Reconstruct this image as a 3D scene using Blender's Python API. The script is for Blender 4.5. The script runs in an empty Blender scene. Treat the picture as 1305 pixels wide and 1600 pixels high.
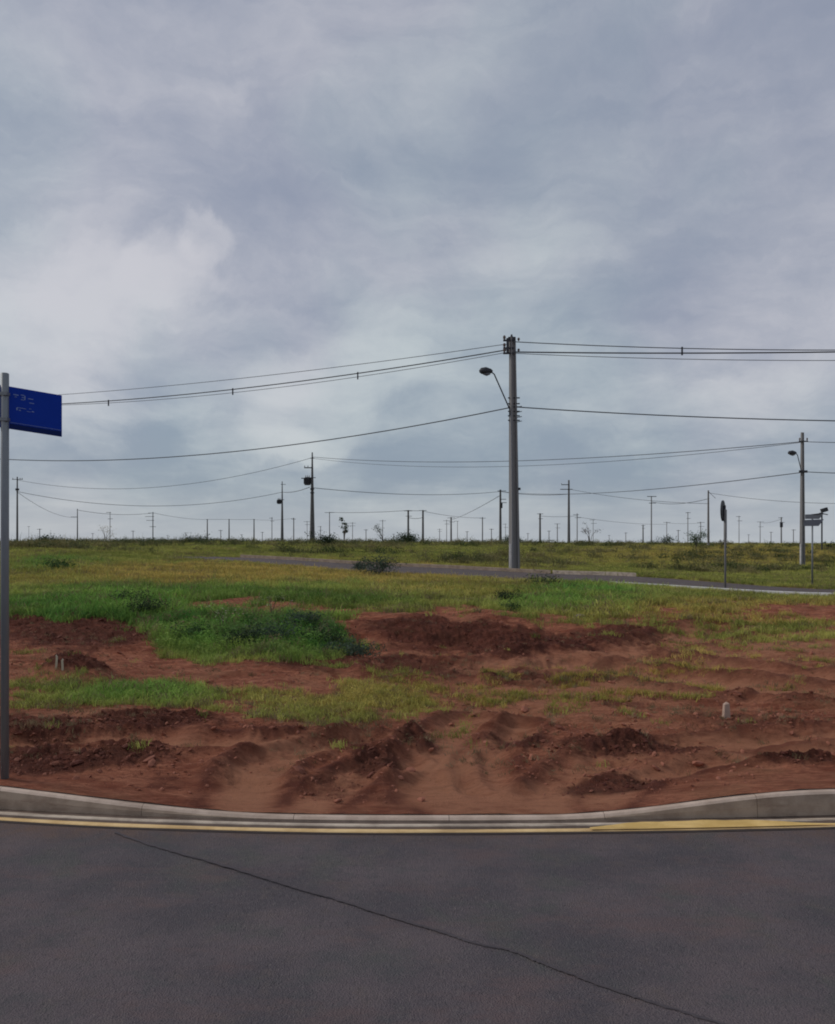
import bpy, math, random
import numpy as np
from mathutils import Vector, Matrix
R = math.radians
# ------------------------------------------------------------------ camera, sky, sun, exposure
sc = bpy.context.scene
CAMH, F, CX, HY = 1.75, 1250.0, 652.5, 849.0        # eye height (m), focal length and horizon in photo pixels
cam = bpy.data.objects.new('camera', bpy.data.cameras.new('camera'))
sc.collection.objects.link(cam)
cam.location = (0, 0, CAMH); cam.rotation_euler = (R(90), 0, 0)
cam.data.sensor_fit = 'HORIZONTAL'; cam.data.sensor_width = 36; cam.data.lens = 36 * F / 1305
cam.data.shift_y = (HY - 800) / 1305
cam.data.clip_start = 0.05; cam.data.clip_end = 8000
sc.camera = cam

SUN_EL, SUN_AZ = 38, -78                            # azimuth from +Y (view direction), negative = left
sun = bpy.data.objects.new('sun', bpy.data.lights.new('sun', 'SUN'))
sc.collection.objects.link(sun)
sun.data.energy = 1.5; sun.data.angle = R(14); sun.data.color = (1.0, 0.94, 0.86)
sd = Vector((math.sin(R(SUN_AZ)) * math.cos(R(SUN_EL)), math.cos(R(SUN_AZ)) * math.cos(R(SUN_EL)), math.sin(R(SUN_EL))))
sun.rotation_euler = sd.to_track_quat('Z', 'Y').to_euler(); sun.location = (-30, -10, 40)

vs = sc.view_settings
vs.view_transform = 'Standard'; vs.look = 'None'; vs.gamma = 1; vs.use_curve_mapping = False; vs.exposure = 0.0
try: sc.cycles.filter_width = 1.9
except Exception: pass

def dirpx(x, y):
    return Vector(((x - CX) / F, 1, (HY - y) / F)).normalized()

class NT:                                            # tiny node-tree helper
    def __init__(s, nt): s.t = nt; s.t.nodes.clear()
    def n(s, typ, ins=None, **kw):
        nd = s.t.nodes.new(typ)
        for k, v in kw.items(): setattr(nd, k, v)
        for k, v in (ins or {}).items(): s.set(nd, k, v)
        return nd
    def set(s, nd, k, v):
        sock = nd.inputs[k]
        if isinstance(v, bpy.types.NodeSocket): s.t.links.new(v, sock)
        elif isinstance(v, bpy.types.Node): s.t.links.new(v.outputs[0], sock)
        else: sock.default_value = v
    def m(s, op, a, b=0.0, c=0.0, clamp=False):
        nd = s.n('ShaderNodeMath', {0: a, 1: b, 2: c}, operation=op); nd.use_clamp = clamp
        return nd.outputs[0]
    def mix(s, f, a, b, bt='MIX'):
        nd = s.n('ShaderNodeMix', data_type='RGBA', blend_type=bt)
        s.set(nd, 0, f); s.set(nd, 6, a); s.set(nd, 7, b)
        return nd.outputs[2]
    def ramp(s, f, lo, hi, a=0.0, b=1.0):
        nd = s.n('ShaderNodeMapRange', {0: f, 1: lo, 2: hi, 3: a, 4: b}); nd.interpolation_type = 'SMOOTHSTEP'
        return nd.outputs[0]
    def noise(s, vec, scale, detail=4, rough=0.55, dist=0.0):
        nd = s.n('ShaderNodeTexNoise', {'Scale': scale, 'Detail': detail, 'Roughness': rough, 'Distortion': dist})
        s.set(nd, 'Vector', vec)
        return nd

def C4(r, g, b): return (r, g, b, 1.0)

def build_world():
    w = bpy.data.worlds.new('World'); sc.world = w; w.use_nodes = True
    t = NT(w.node_tree)
    sky = t.n('ShaderNodeTexSky', sky_type='NISHITA')
    sky.sun_disc = False; sky.sun_elevation = R(SUN_EL); sky.sun_rotation = R(SUN_AZ)
    sky.air_density = 1.0; sky.dust_density = 2.0; sky.ozone_density = 1.5
    tc = t.n('ShaderNodeTexCoord').outputs['Generated']
    sep = t.n('ShaderNodeSeparateXYZ', {0: tc})
    x, y, z = sep.outputs
    zc = t.m('ADD', t.m('MAXIMUM', z, 0.0), 0.17)
    pl = t.n('ShaderNodeCombineXYZ', {0: t.m('DIVIDE', x, zc), 1: t.m('DIVIDE', y, zc), 2: 0.0}).outputs[0]
    # warped direction for soft, irregular cloud edges
    wn = t.noise(tc, 3.4, 8, 0.62, .3)
    wv = t.n('ShaderNodeVectorMath', {0: wn.outputs['Color'], 1: (0.5, 0.5, 0.5)}, operation='SUBTRACT').outputs[0]
    wv = t.n('ShaderNodeVectorMath', {0: wv}, operation='SCALE'); wv.inputs['Scale'].default_value = 0.17
    dv = t.n('ShaderNodeVectorMath', {0: tc, 1: wv.outputs[0]}, operation='ADD').outputs[0]
    dv = t.n('ShaderNodeVectorMath', {0: dv}, operation='NORMALIZE').outputs[0]
    fine = t.noise(dv, 7.0, 7, 0.62, 0.4).outputs[0]
    big = t.noise(pl, 0.55, 5, 0.55, 0.6).outputs[0]
    mid = t.noise(pl, 1.5, 6, 0.58, 0.3).outputs[0]
    def blob(px, py, rad, amp, sharp=False, ex=1.0):
        d = dirpx(px, py)
        df = t.n('ShaderNodeVectorMath', {0: dv, 1: tuple(d)}, operation='SUBTRACT').outputs[0]
        df = t.n('ShaderNodeVectorMath', {0: df, 1: (1.0 / ex, 1.0, 1.0)}, operation='MULTIPLY').outputs[0]
        ln = t.n('ShaderNodeVectorMath', {0: df}, operation='LENGTH').outputs['Value']
        a = t.ramp(ln, rad * (0.55 if sharp else 0.0), rad, amp, 0.0)
        return a
    low = t.noise(t.n('ShaderNodeVectorMath', {0: dv, 1: (3.0, 3.0, 11.0)}, operation='MULTIPLY').outputs[0], 1.6, 6, .62, .3).outputs[0]
    val = t.m('MULTIPLY_ADD', big, 0.5, 0.25)
    val = t.m('ADD', val, t.m('MULTIPLY_ADD', low, .60, -.30))
    val = t.m('ADD', val, t.m('MULTIPLY_ADD', mid, 0.85, -0.425))
    val = t.m('ADD', val, t.m('MULTIPLY_ADD', fine, 0.42, -0.21))
    for b in [(40, 500, .22, .20, False, 1.6), (300, 395, .030, .20, True, 1.2), (240, 430, .045, .18, True, 1.4), (150, 455, .07, .12, True, 1.5), (60, 420, .08, .12, True, 1.6), (110, 520, .13, .14, False, 2.0),
              (560, 615, .075, .20, True, 2.4), (480, 655, .05, .14, True, 1.8), (350, 625, .07, .12, False, 2.4), (740, 85, .09, .16, False, 1.0), (830, 385, .075, .16, False, 1.5),
              (540, 470, .12, .12, False, 2.6), (1260, 520, .12, .14, False, 1.6), (1180, 390, .10, .06, False, 2.0), (960, 600, .09, .10, False, 2.6), (130, 640, .10, .10, False, 1.8),
              (262, 690, .045, -.32, False, 1.6), (640, 640, .05, -.14, False, 4.0), (900, 740, .05, -.16, False, 5.0), (300, 775, .03, -.14, False, 6.0), (420, 690, .045, .16, False, 3.0), (100, 690, .05, .14, False, 2.0), (1250, 590, .08, .14, False, 2.0), (120, 320, .16, -.12, False, 2.6), (380, 545, .09, -.10, False, 2.6), (230, 585, .05, -.12, False, 2.8), (600, 470, .035, -.10, False, 5.0),
              (700, 700, .10, -.14, False, 3.0), (1150, 455, .11, -.14, False, 2.4), (1100, 220, .30, -.06, False, 1.6), (1000, 760, .06, -.10, False, 5.0), (420, 745, .05, -.12, False, 5.0),
              (60, 740, .09, -.12, False, 3.0), (60, 90, .2, .07, False, 1.6), (800, 660, .04, .12, False, 4.0), (1200, 640, .05, .10, False, 3.0)]:
        val = t.m('ADD', val, blob(*b))
    lo, hi = C4(2.90, 3.30, 4.10), C4(5.95, 6.05, 6.3)
    cl = t.mix(t.ramp(val, 0.18, 1.05), lo, hi)
    # mauve and blue-green casts drifting through the cloud sheet
    hue = t.noise(dv, 2.1, 3, 0.5).outputs[0]
    cl = t.mix(1.0, cl, t.mix(t.ramp(hue, 0.38, 0.62), C4(0.945, 1.015, 1.0), C4(1.02, 0.995, 1.02)), 'MULTIPLY')
    # paler air at the horizon
    hz = t.ramp(z, 0.0, 0.085, 0.55, 0.0)
    cl = t.mix(hz, cl, C4(5.1, 5.4, 5.75))
    col = t.mix(0.10, cl, sky.outputs[0])
    bg = t.n('ShaderNodeBackground', {0: col, 1: 0.1})
    t.n('ShaderNodeOutputWorld', {0: bg})
build_world()

# ------------------------------------------------------------------ helpers
col = sc.collection
def tag(o, label=None, cat=None, group=None, kind=None):
    if label: o['label'] = label
    if cat: o['category'] = cat
    if group: o['group'] = group
    if kind: o['kind'] = kind
    return o
def empty(name, loc, rz=0.0):
    o = bpy.data.objects.new(name, None); col.objects.link(o)
    o.location = loc; o.rotation_euler = (0, 0, rz); o.empty_display_size = 0.2
    return o
class MB:
    def __init__(s): s.v = []; s.f = []
    def add(s, vs_, fs): 
        k = len(s.v); s.v += [tuple(p) for p in vs_]; s.f += [tuple(i + k for i in f) for f in fs]; return s
    def box(s, c, sz, M=None):
        x, y, z = [a / 2 for a in sz]
        P = [Vector((i * x, j * y, k * z)) for k in (-1, 1) for j in (-1, 1) for i in (-1, 1)]
        if M is not None: P = [M @ p for p in P]
        P = [p + Vector(c) for p in P]
        return s.add(P, [(0, 2, 3, 1), (4, 5, 7, 6), (0, 1, 5, 4), (2, 6, 7, 3), (0, 4, 6, 2), (1, 3, 7, 5)])
    def tube(s, pts, rad, n=8, caps=True):
        pts = [Vector(p) for p in pts]; rs = rad if isinstance(rad, (list, tuple)) else [rad] * len(pts)
        V = []; ref = Vector((0, 0, 1))
        if abs((pts[-1] - pts[0]).normalized().z) > 0.9: ref = Vector((0, 1, 0))
        for i, p in enumerate(pts):
            d = (pts[min(i + 1, len(pts) - 1)] - pts[max(i - 1, 0)]).normalized()
            a = d.cross(ref).normalized(); b = d.cross(a)
            for k in range(n):
                q = 2 * math.pi * k / n
                V.append(p + (a * math.cos(q) + b * math.sin(q)) * rs[i])
        Fs = [(i * n + k, i * n + (k + 1) % n, (i + 1) * n + (k + 1) % n, (i + 1) * n + k) for i in range(len(pts) - 1) for k in range(n)]
        if caps: Fs += [tuple(range(n)), tuple(range((len(pts) - 1) * n, len(pts) * n))]
        return s.add(V, Fs)
    def build(s, name, m, parent=None, smooth=False):
        me = bpy.data.meshes.new(name); me.from_pydata(s.v, [], s.f); me.update()
        import bmesh
        bm = bmesh.new(); bm.from_mesh(me); bmesh.ops.recalc_face_normals(bm, faces=bm.faces); bm.to_mesh(me); bm.free()
        me.materials.append(m)
        if smooth:
            for p in me.polygons: p.use_smooth = True
        o = bpy.data.objects.new(name, me); col.objects.link(o)
        if parent: o.parent = parent
        return o
def grid_object(name, X, Y, Z, m, attrs=None):
    r, c = X.shape
    me = bpy.data.meshes.new(name)
    co = np.stack([X, Y, Z], -1).reshape(-1, 3).astype(np.float32)
    idx = np.arange(r * c).reshape(r, c)
    q = np.stack([idx[:-1, :-1], idx[:-1, 1:], idx[1:, 1:], idx[1:, :-1]], -1).reshape(-1).astype(np.int32)
    nf = (r - 1) * (c - 1)
    me.vertices.add(r * c); me.vertices.foreach_set('co', co.ravel())
    me.loops.add(nf * 4); me.loops.foreach_set('vertex_index', q)
    me.polygons.add(nf); me.polygons.foreach_set('loop_start', np.arange(nf, dtype=np.int32) * 4)
    me.polygons.foreach_set('use_smooth', np.ones(nf, bool))
    me.update(calc_edges=True)
    for k, a in (attrs or {}).items():
        at = me.attributes.new(k, 'FLOAT', 'POINT'); at.data.foreach_set('value', a.astype(np.float32).ravel())
    me.materials.append(m)
    o = bpy.data.objects.new(name, me); col.objects.link(o)
    return o
# vectorised gradient noise
_rng = np.random.RandomState(11); _perm = np.tile(_rng.permutation(256), 3); _ang = _rng.rand(256) * 6.2832
def perlin(x, y):
    xi = np.floor(x).astype(int); yi = np.floor(y).astype(int); xf = x - xi; yf = y - yi
    u = xf ** 3 * (xf * (xf * 6 - 15) + 10); v = yf ** 3 * (yf * (yf * 6 - 15) + 10)
    def g(a, b, dx, dy):
        h = _ang[_perm[_perm[a & 255] + (b & 255)]]
        return np.cos(h) * dx + np.sin(h) * dy
    n0 = g(xi, yi, xf, yf) * (1 - u) + g(xi + 1, yi, xf - 1, yf) * u
    n1 = g(xi, yi + 1, xf, yf - 1) * (1 - u) + g(xi + 1, yi + 1, xf - 1, yf - 1) * u
    return (n0 * (1 - v) + n1 * v) * 1.5
def fbm(x, y, o=4, r=0.5, ridged=False):
    s = 0; a = 1; t = 0
    for i in range(o):
        n = perlin(x + i * 17.3, y - i * 9.1)
        s = s + a * ((1 - 2 * np.abs(n)) if ridged else n); t += a; a *= r; x = x * 2.03; y = y * 2.03
    return s / t
def ss(a, b, x):
    t = np.clip((x - a) / (b - a), 0, 1); return t * t * (3 - 2 * t)

# ------------------------------------------------------------------ terrain shape
def kcurve(X):                                       # how far the kerb line swings away from its nearest point
    a = np.abs(X); c = np.where(X < 0, .031, .016); return np.where(a < 3, c * a * a, c * 9 + 6 * c * (a - 3))
def px_at(X, d): return CX + F * X / d
def kerb_h(X):
    p = px_at(X, 5.15 + kcurve(X))
    return 0.03 + 0.135 * (1 - ss(-140, 460, p)) + 0.13 * ss(850, 1270, p)
PROF = {-0.52: [(5, .13), (7, .20), (9, .25), (11.5, .36), (14, .60), (20, .76), (30, 1.05), (38, 1.52), (44, 1.50), (56, 1.52), (72, 1.70), (120, 1.74), (400, 1.70), (4000, 1.2)],
        -0.38: [(5, .12), (7, .18), (9, .23), (11.5, .33), (13.5, .56), (19, .72), (28, .98), (33, 1.16), (37, 1.33), (42, 1.30), (50, 1.36), (70, 1.68), (110, 1.76), (400, 1.70), (4000, 1.2)],
        -0.26: [(5, .10), (7, .15), (9, .20), (11.5, .30), (13, .52), (18, .68), (27, .88), (31, 1.0), (35, .98), (43, 1.10), (60, 1.66), (90, 1.78), (400, 1.70), (4000, 1.2)],
         0.00: [(5, .06), (7, .10), (10, .13), (11.8, .18), (12.8, .50), (16, .58), (25, .60), (33, .66), (40, .82), (60, 1.45), (95, 1.74), (400, 1.72), (4000, 1.2)],
         0.22: [(5, .06), (7, .11), (10, .15), (12.5, .24), (13.5, .42), (17, .45), (23, .45), (30, .52), (40, .52), (60, .95), (100, 1.55), (400, 1.72), (4000, 1.2)],
         0.52: [(5, .13), (7, .15), (10, .20), (14, .30), (18, .32), (21, .31), (27, .20), (52, .16), (80, .66), (150, 1.42), (400, 1.70), (4000, 1.2)]}
_ks = sorted(PROF); _ld = np.linspace(math.log(4.5), math.log(4000), 900)
_tab = []
for k in _ks:
    p = np.array(PROF[k]); z = np.interp(_ld, np.log(p[:, 0]), p[:, 1])
    kern = np.hanning(19); kern /= kern.sum(); _tab.append(np.convolve(np.pad(z, 9, 'edge'), kern, 'valid'))
_tab = np.array(_tab)
def base(X, d):
    d = np.maximum(d, 4.6); u = np.clip(X / d, -0.52, 0.52)
    fi = np.interp(u, _ks, range(len(_ks))); i0 = np.clip(np.floor(fi).astype(int), 0, len(_ks) - 2); f = fi - i0; f = f * f * (3 - 2 * f)
    t = np.clip((np.log(d) - _ld[0]) / (_ld[1] - _ld[0]), 0, 898.999); j = t.astype(int); g = t - j
    a = _tab[i0, j] * (1 - g) + _tab[i0, j + 1] * g; b = _tab[i0 + 1, j] * (1 - g) + _tab[i0 + 1, j + 1] * g
    return a * (1 - f) + b * f
def unproj(px, py):
    ds = np.exp(np.linspace(math.log(5), math.log(600), 3000)); Xs = (px - CX) / F * ds
    yy = HY + F * (CAMH - base(Xs, ds)) / ds
    i = np.argmax(yy <= py)
    return float(Xs[i]), float(ds[i])
# the street beyond the lot: near edge d = 25.2 - .62 (X-4), widths measured in depth
def street_s(X, d): return d - (25.4 - .62 * (X - 4) + 0.5 * np.sin(X * .13))
STW = 7.6
RUTS = [([(730, 1128), (684, 1168), (672, 1208), (706, 1246), (800, 1270)], .15, .045),
        ([(812, 1138), (764, 1174), (752, 1210), (784, 1242), (870, 1262)], .12, .035),
        ([(396, 1270), (382, 1236), (404, 1200), (460, 1178), (570, 1160)], .13, .045),
        ([(470, 1270), (505, 1240), (560, 1212), (630, 1190)], .10, .035),
        ([(-40, 1168), (200, 1158), (400, 1166), (620, 1160)], .12, .035),
        ([(1330, 1150), (1100, 1166), (950, 1192), (870, 1232), (850, 1270)], .13, .045),
        ([(1330, 1172), (1120, 1190), (1000, 1215), (940, 1250)], .10, .035),
        ([(860, 1040), (960, 1030), (1100, 1045), (1330, 1062)], .22, .05), ([(820, 1062), (950, 1052), (1100, 1068), (1330, 1092)], .22, .05),
        ([(640, 1050), (740, 1050), (820, 1040), (960, 1020), (1120, 985)], .28, .05)]
RUTW = [([unproj(*p) for p in pts], w, a) for pts, w, a in RUTS]
def seg_dist(X, Y, pts):
    best = np.full(X.shape, 1e9)
    for (ax, ay), (bx, by) in zip(pts[:-1], pts[1:]):
        dx, dy = bx - ax, by - ay; t = np.clip(((X - ax) * dx + (Y - ay) * dy) / (dx * dx + dy * dy), 0, 1)
        best = np.minimum(best, np.hypot(X - ax - t * dx, Y - ay - t * dy))
    return best
def smooth_pts(P, n=6):
    out = []
    for i in range(len(P) - 1):
        p0 = P[max(i - 1, 0)]; p1 = P[i]; p2 = P[i + 1]; p3 = P[min(i + 2, len(P) - 1)]
        for k in range(n):
            t = k / n
            out.append(tuple(.5 * ((2 * b) + (-a + c) * t + (2 * a - 5 * b + 4 * c - e) * t * t + (-a + 3 * b - 3 * c + e) * t ** 3) for a, b, c, e in zip(p0, p1, p2, p3)))
    return out + [tuple(P[-1])]
RUTW = [(smooth_pts(p, 5), w, a * (.80 if i < 4 else .85)) for i, (p, w, a) in enumerate(RUTW)]
# patches in (photo px, photo py, rx, ry, strength) of the lot, unprojected through the smooth base surface
GRASS = [(600, 900, 1400, 50, 1.0), (120, 945, 190, 34, 1.1), (400, 925, 330, 30, .9), (650, 930, 220, 30, .8), (880, 935, 150, 34, 1.0), (1180, 945, 260, 26, .5),
         (330, 985, 120, 46, 1.2), (440, 1000, 140, 42, 1.2), (210, 960, 110, 26, .9), (180, 1085, 165, 26, .9), (75, 1078, 60, 18, .6), (550, 1100, 160, 38, .8),
         (700, 1085, 190, 22, .55), (330, 1090, 90, 24, .5), (900, 1075, 150, 45, .33), (1020, 1040, 220, 60, .25), (1240, 990, 160, 32, .45), (640, 1060, 60, 18, .5), (880, 975, 110, 16, .6), (1010, 1110, 120, 20, .3), (1150, 985, 200, 26, .55), (1000, 1060, 220, 30, .42), (1180, 1040, 160, 20, .35)]
BARE = [(350, 950, 110, 13, .9), (440, 958, 60, 12, .6), (120, 1005, 150, 32, 1.1), (60, 985, 90, 22, .7), (690, 1000, 170, 34, 1.0), (820, 1010, 150, 26, 1.0), (900, 1012, 150, 18, .6), (260, 1055, 130, 14, .6), (480, 1065, 60, 16, .4), (1250, 958, 90, 9, .7)]
DARK = [(120, 1190, 160, 20, .9), (60, 1140, 90, 18, .8), (250, 1135, 140, 14, .9), (580, 1198, 55, 20, .9), (642, 1158, 34, 15, 1.2), (980, 1172, 120, 16, .9), (960, 1225, 90, 16, 1.0), (1230, 1196, 90, 13, .9),
        (820, 1162, 60, 16, .7), (118, 1056, 60, 10, 1.3), (690, 985, 120, 20, .9), (810, 1006, 120, 20, 1.1), (760, 975, 90, 12, .5), (960, 996, 90, 14, .7), (640, 1010, 70, 14, .6), (830, 1062, 90, 12, .8), (1080, 1032, 60, 10, .5), (120, 990, 150, 30, .9), (40, 975, 80, 20, .8),
        (1100, 1095, 120, 9, .5), (660, 1046, 90, 20, .7), (480, 1040, 130, 14, .7), (450, 1150, 120, 10, .5), (1180, 1130, 150, 12, .5), (500, 1225, 60, 16, .5), (340, 1215, 50, 18, .4), (1270, 1100, 60, 10, .5), (960, 1100, 60, 8, .6)]
YEL = [(420, 898, 380, 17, 1.0), (90, 905, 160, 14, .5), (700, 925, 160, 16, .45), (1150, 868, 260, 16, .6), (1150, 960, 250, 20, .6), (700, 1090, 300, 30, .5), (1000, 1060, 300, 50, .7), (550, 1100, 120, 24, .4)]
LUSH = [(200, 950, 230, 28, 1.0), (340, 985, 140, 44, 1.0), (470, 1000, 130, 40, 1.1), (900, 938, 120, 24, 1.0), (430, 930, 300, 18, .6), (200, 1088, 110, 16, .8), (90, 890, 60, 14, 1.0), (720, 905, 0.1, .1, 0)]
TAN = [(390, 1222, 45, 26, .9), (575, 1166, 50, 10, .9), (700, 1200, 40, 34, .9), (660, 1245, 90, 14, .5), (160, 1122, 90, 10, .8), (800, 1115, 160, 16, .8), (1000, 1075, 260, 30, .9), (900, 1040, 150, 12, 1.0), (1180, 1015, 200, 30, .9), (850, 1240, 90, 18, .6), (300, 1165, 200, 6, .7), (1150, 1155, 160, 8, .8), (1000, 1130, 150, 10, .5), (60, 1075, 60, 16, .6), (480, 1175, 70, 8, .5)]
def patch(u, v, L, X, d):
    wu = fbm(X * .9 / (1 + d * .02) + 3, d * .9 + 5, 4) * 60; wv = fbm(X * 1.3 + 31, d * 1.1 / (1 + d * .02) - 7, 4) * 18
    s = np.zeros(u.shape)
    for cx, cy, rx, ry, a in L:
        q = ((u + wu - cx) / rx) ** 2 + ((v + wv * min(1, ry / 18) - cy) / ry) ** 2
        s = np.maximum(s, a * np.exp(-q * q * .8))
    return s
def terrain(X, d, want_attrs=True):
    nr0 = ss(8, 10.5, d) * (1 - ss(16, 22, d)); b = base(X, d + nr0 * 1.1 * fbm(X * .42 + 3, d * .15, 4)); u = px_at(X, d); v = HY + F * (CAMH - b) / np.maximum(d, 1)
    kb = 5.0 + kcurve(X)
    grass = patch(u, v, GRASS, X, d); bare = patch(u, v, BARE, X, d); dark = patch(u, v, DARK, X, d)
    near = 1 - ss(14, 30, d)
    edge = ss(0.08, .55, d - kb)
    grass = np.clip(np.maximum(grass, ss(24, 36, d) * .95) - bare, 0, 1.2)
    z = b.copy()
    dirt = np.clip(1 - grass, 0, 1)
    # large rolling lumps, then dragged ridges, then clods
    z += .05 * near * edge * fbm(X * .45 + 2, d * .6, 3)
    r = fbm(X * .75 + .35 * fbm(X * .5, d * .5, 2), d * 2.1 + 7 + fbm(X * .6, d * .9, 2) * 1.6, 5, .5, True)
    z += .085 * near * edge * (dirt * .8 + .2) * (r - .3) * (1 - .6 * ss(0, 1, 1 - (d - 5) / 3))
    z += .025 * near * edge * dirt * fbm(X * 5, d * 6, 4, .6)
    z += dark * near * edge * (.022 + .055 * fbm(X * 2.6 + 9, d * 3.6, 5, .6) + .04 * fbm(X * 11, d * 12, 3, .6, True))
    bank = patch(u, v, [(760, 990, 230, 26, 1.0), (1000, 990, 80, 16, .7)], X, d)
    z += bank * (.22 * fbm(X * .8 + 5, d * 1.3, 5, .55) - .02)
    mound = patch(u, v, [(118, 1058, 55, 12, 1.0)], X, d) ; z += .14 * mound
    mound = patch(u, v, [(642, 1160, 34, 14, .25), (830, 1168, 60, 14, .6), (1070, 1035, 50, 14, .7), (990, 1178, 120, 16, .6)], X, d); z += .055 * mound
    z += .03 * grass * (1 - ss(60, 100, d)) * fbm(X * 1.2, d * 1.4, 4) + .09 * ss(18, 40, d) * (1 - ss(70, 140, d)) * fbm(X * .35, d * .3, 4)
    track = np.zeros(X.shape); rim = np.zeros(X.shape)
    sel = d < 20
    if sel.any():
        Xs, ds = X[sel], d[sel]; zz = z[sel]; tr = np.zeros(Xs.shape); rm = np.zeros(Xs.shape); e = edge[sel]
        wob = .05 * fbm(Xs * 1.5, ds * 1.5, 2)
        for pts, w, a in RUTW:
            q = (seg_dist(Xs + wob, ds + wob, pts)) / (w * (1.5 if len(pts) > 3 else 1.25))
            pr = np.exp(-q ** 4); zz = zz + e * a * 1.5 * (-pr + .75 * np.exp(-((q - 1.45) / .32) ** 2)) * (1 + .5 * fbm(Xs * 3, ds * 3, 2))
            tr = np.maximum(tr, pr); rm = np.maximum(rm, np.exp(-((q - 1.45) / .35) ** 2))
        z[sel] = zz; track[sel] = tr; rim[sel] = rm * (1 - tr)
    # street bed
    s = street_s(X, d); bed = ss(-13.5, -9.5, X + 2.2 * fbm(X * .5, d * .5, 3)) * ss(-.5, .1, s) * (1 - ss(STW - .1, STW + .5, s)) * (d < 200)
    z = z * (1 - bed) + (b - .10) * bed
    # meet the back of the near kerb
    t = ss(0.0, .75, d - (kb + .10)); z = (kerb_h(X) + .007 + .008 * fbm(X * 4, d * 4, 4)) * (1 - t) + z * t
    if not want_attrs: return z
    tan = patch(u, v, TAN, X, d); yel = patch(u, v, YEL, X, d); lush = patch(u, v, LUSH, X, d)
    return z, dict(tan=tan, grass=grass, dark=dark, track=track, rim=rim, yel=yel, lush=lush, bed=bed)
def gz(X, d):
    return float(terrain(np.array([float(X)]), np.array([float(d)]), False)[0])

# ------------------------------------------------------------------ materials
def new_mat(name):
    m = bpy.data.materials.new(name); m.use_nodes = True
    return m, NT(m.node_tree)
def finish(t, colr, rough=.9, bump=None, strength=.3, dist=.01, metal=0.0, spec=.3, normal=None):
    b = t.n('ShaderNodeBsdfPrincipled', {'Base Color': colr, 'Roughness': rough, 'Metallic': metal})
    b.inputs['Specular IOR Level'].default_value = spec
    if bump is not None:
        bp = t.n('ShaderNodeBump', {'Height': bump, 'Strength': strength, 'Distance': dist}); t.set(b, 'Normal', bp.outputs[0])
    t.n('ShaderNodeOutputMaterial', {0: b})
    return b
def pos(t): return t.n('ShaderNodeNewGeometry').outputs['Position']
def objco(t): return t.n('ShaderNodeTexCoord').outputs['Object']
def simple(name, c, rough=.7, var=.25, scale=6.0, metal=0.0, spec=.3, bump=.15, stretch=None):
    m, t = new_mat(name); v = objco(t)
    if stretch: v = t.n('ShaderNodeMapping', {0: v, 3: stretch}).outputs[0]
    n = t.noise(v, scale, 6, .65).outputs[0]; n2 = t.noise(v, scale * 7, 4, .6).outputs[0]
    k = t.m('ADD', t.m('MULTIPLY_ADD', n, 2 * var, 1 - var), t.m('MULTIPLY_ADD', n2, var, -var / 2))
    kk = t.n('ShaderNodeCombineXYZ', {0: k, 1: k, 2: k}).outputs[0]
    finish(t, t.mix(1.0, C4(*c), kk, 'MULTIPLY'), rough, n2, bump, .004, metal, spec)
    return m

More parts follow.
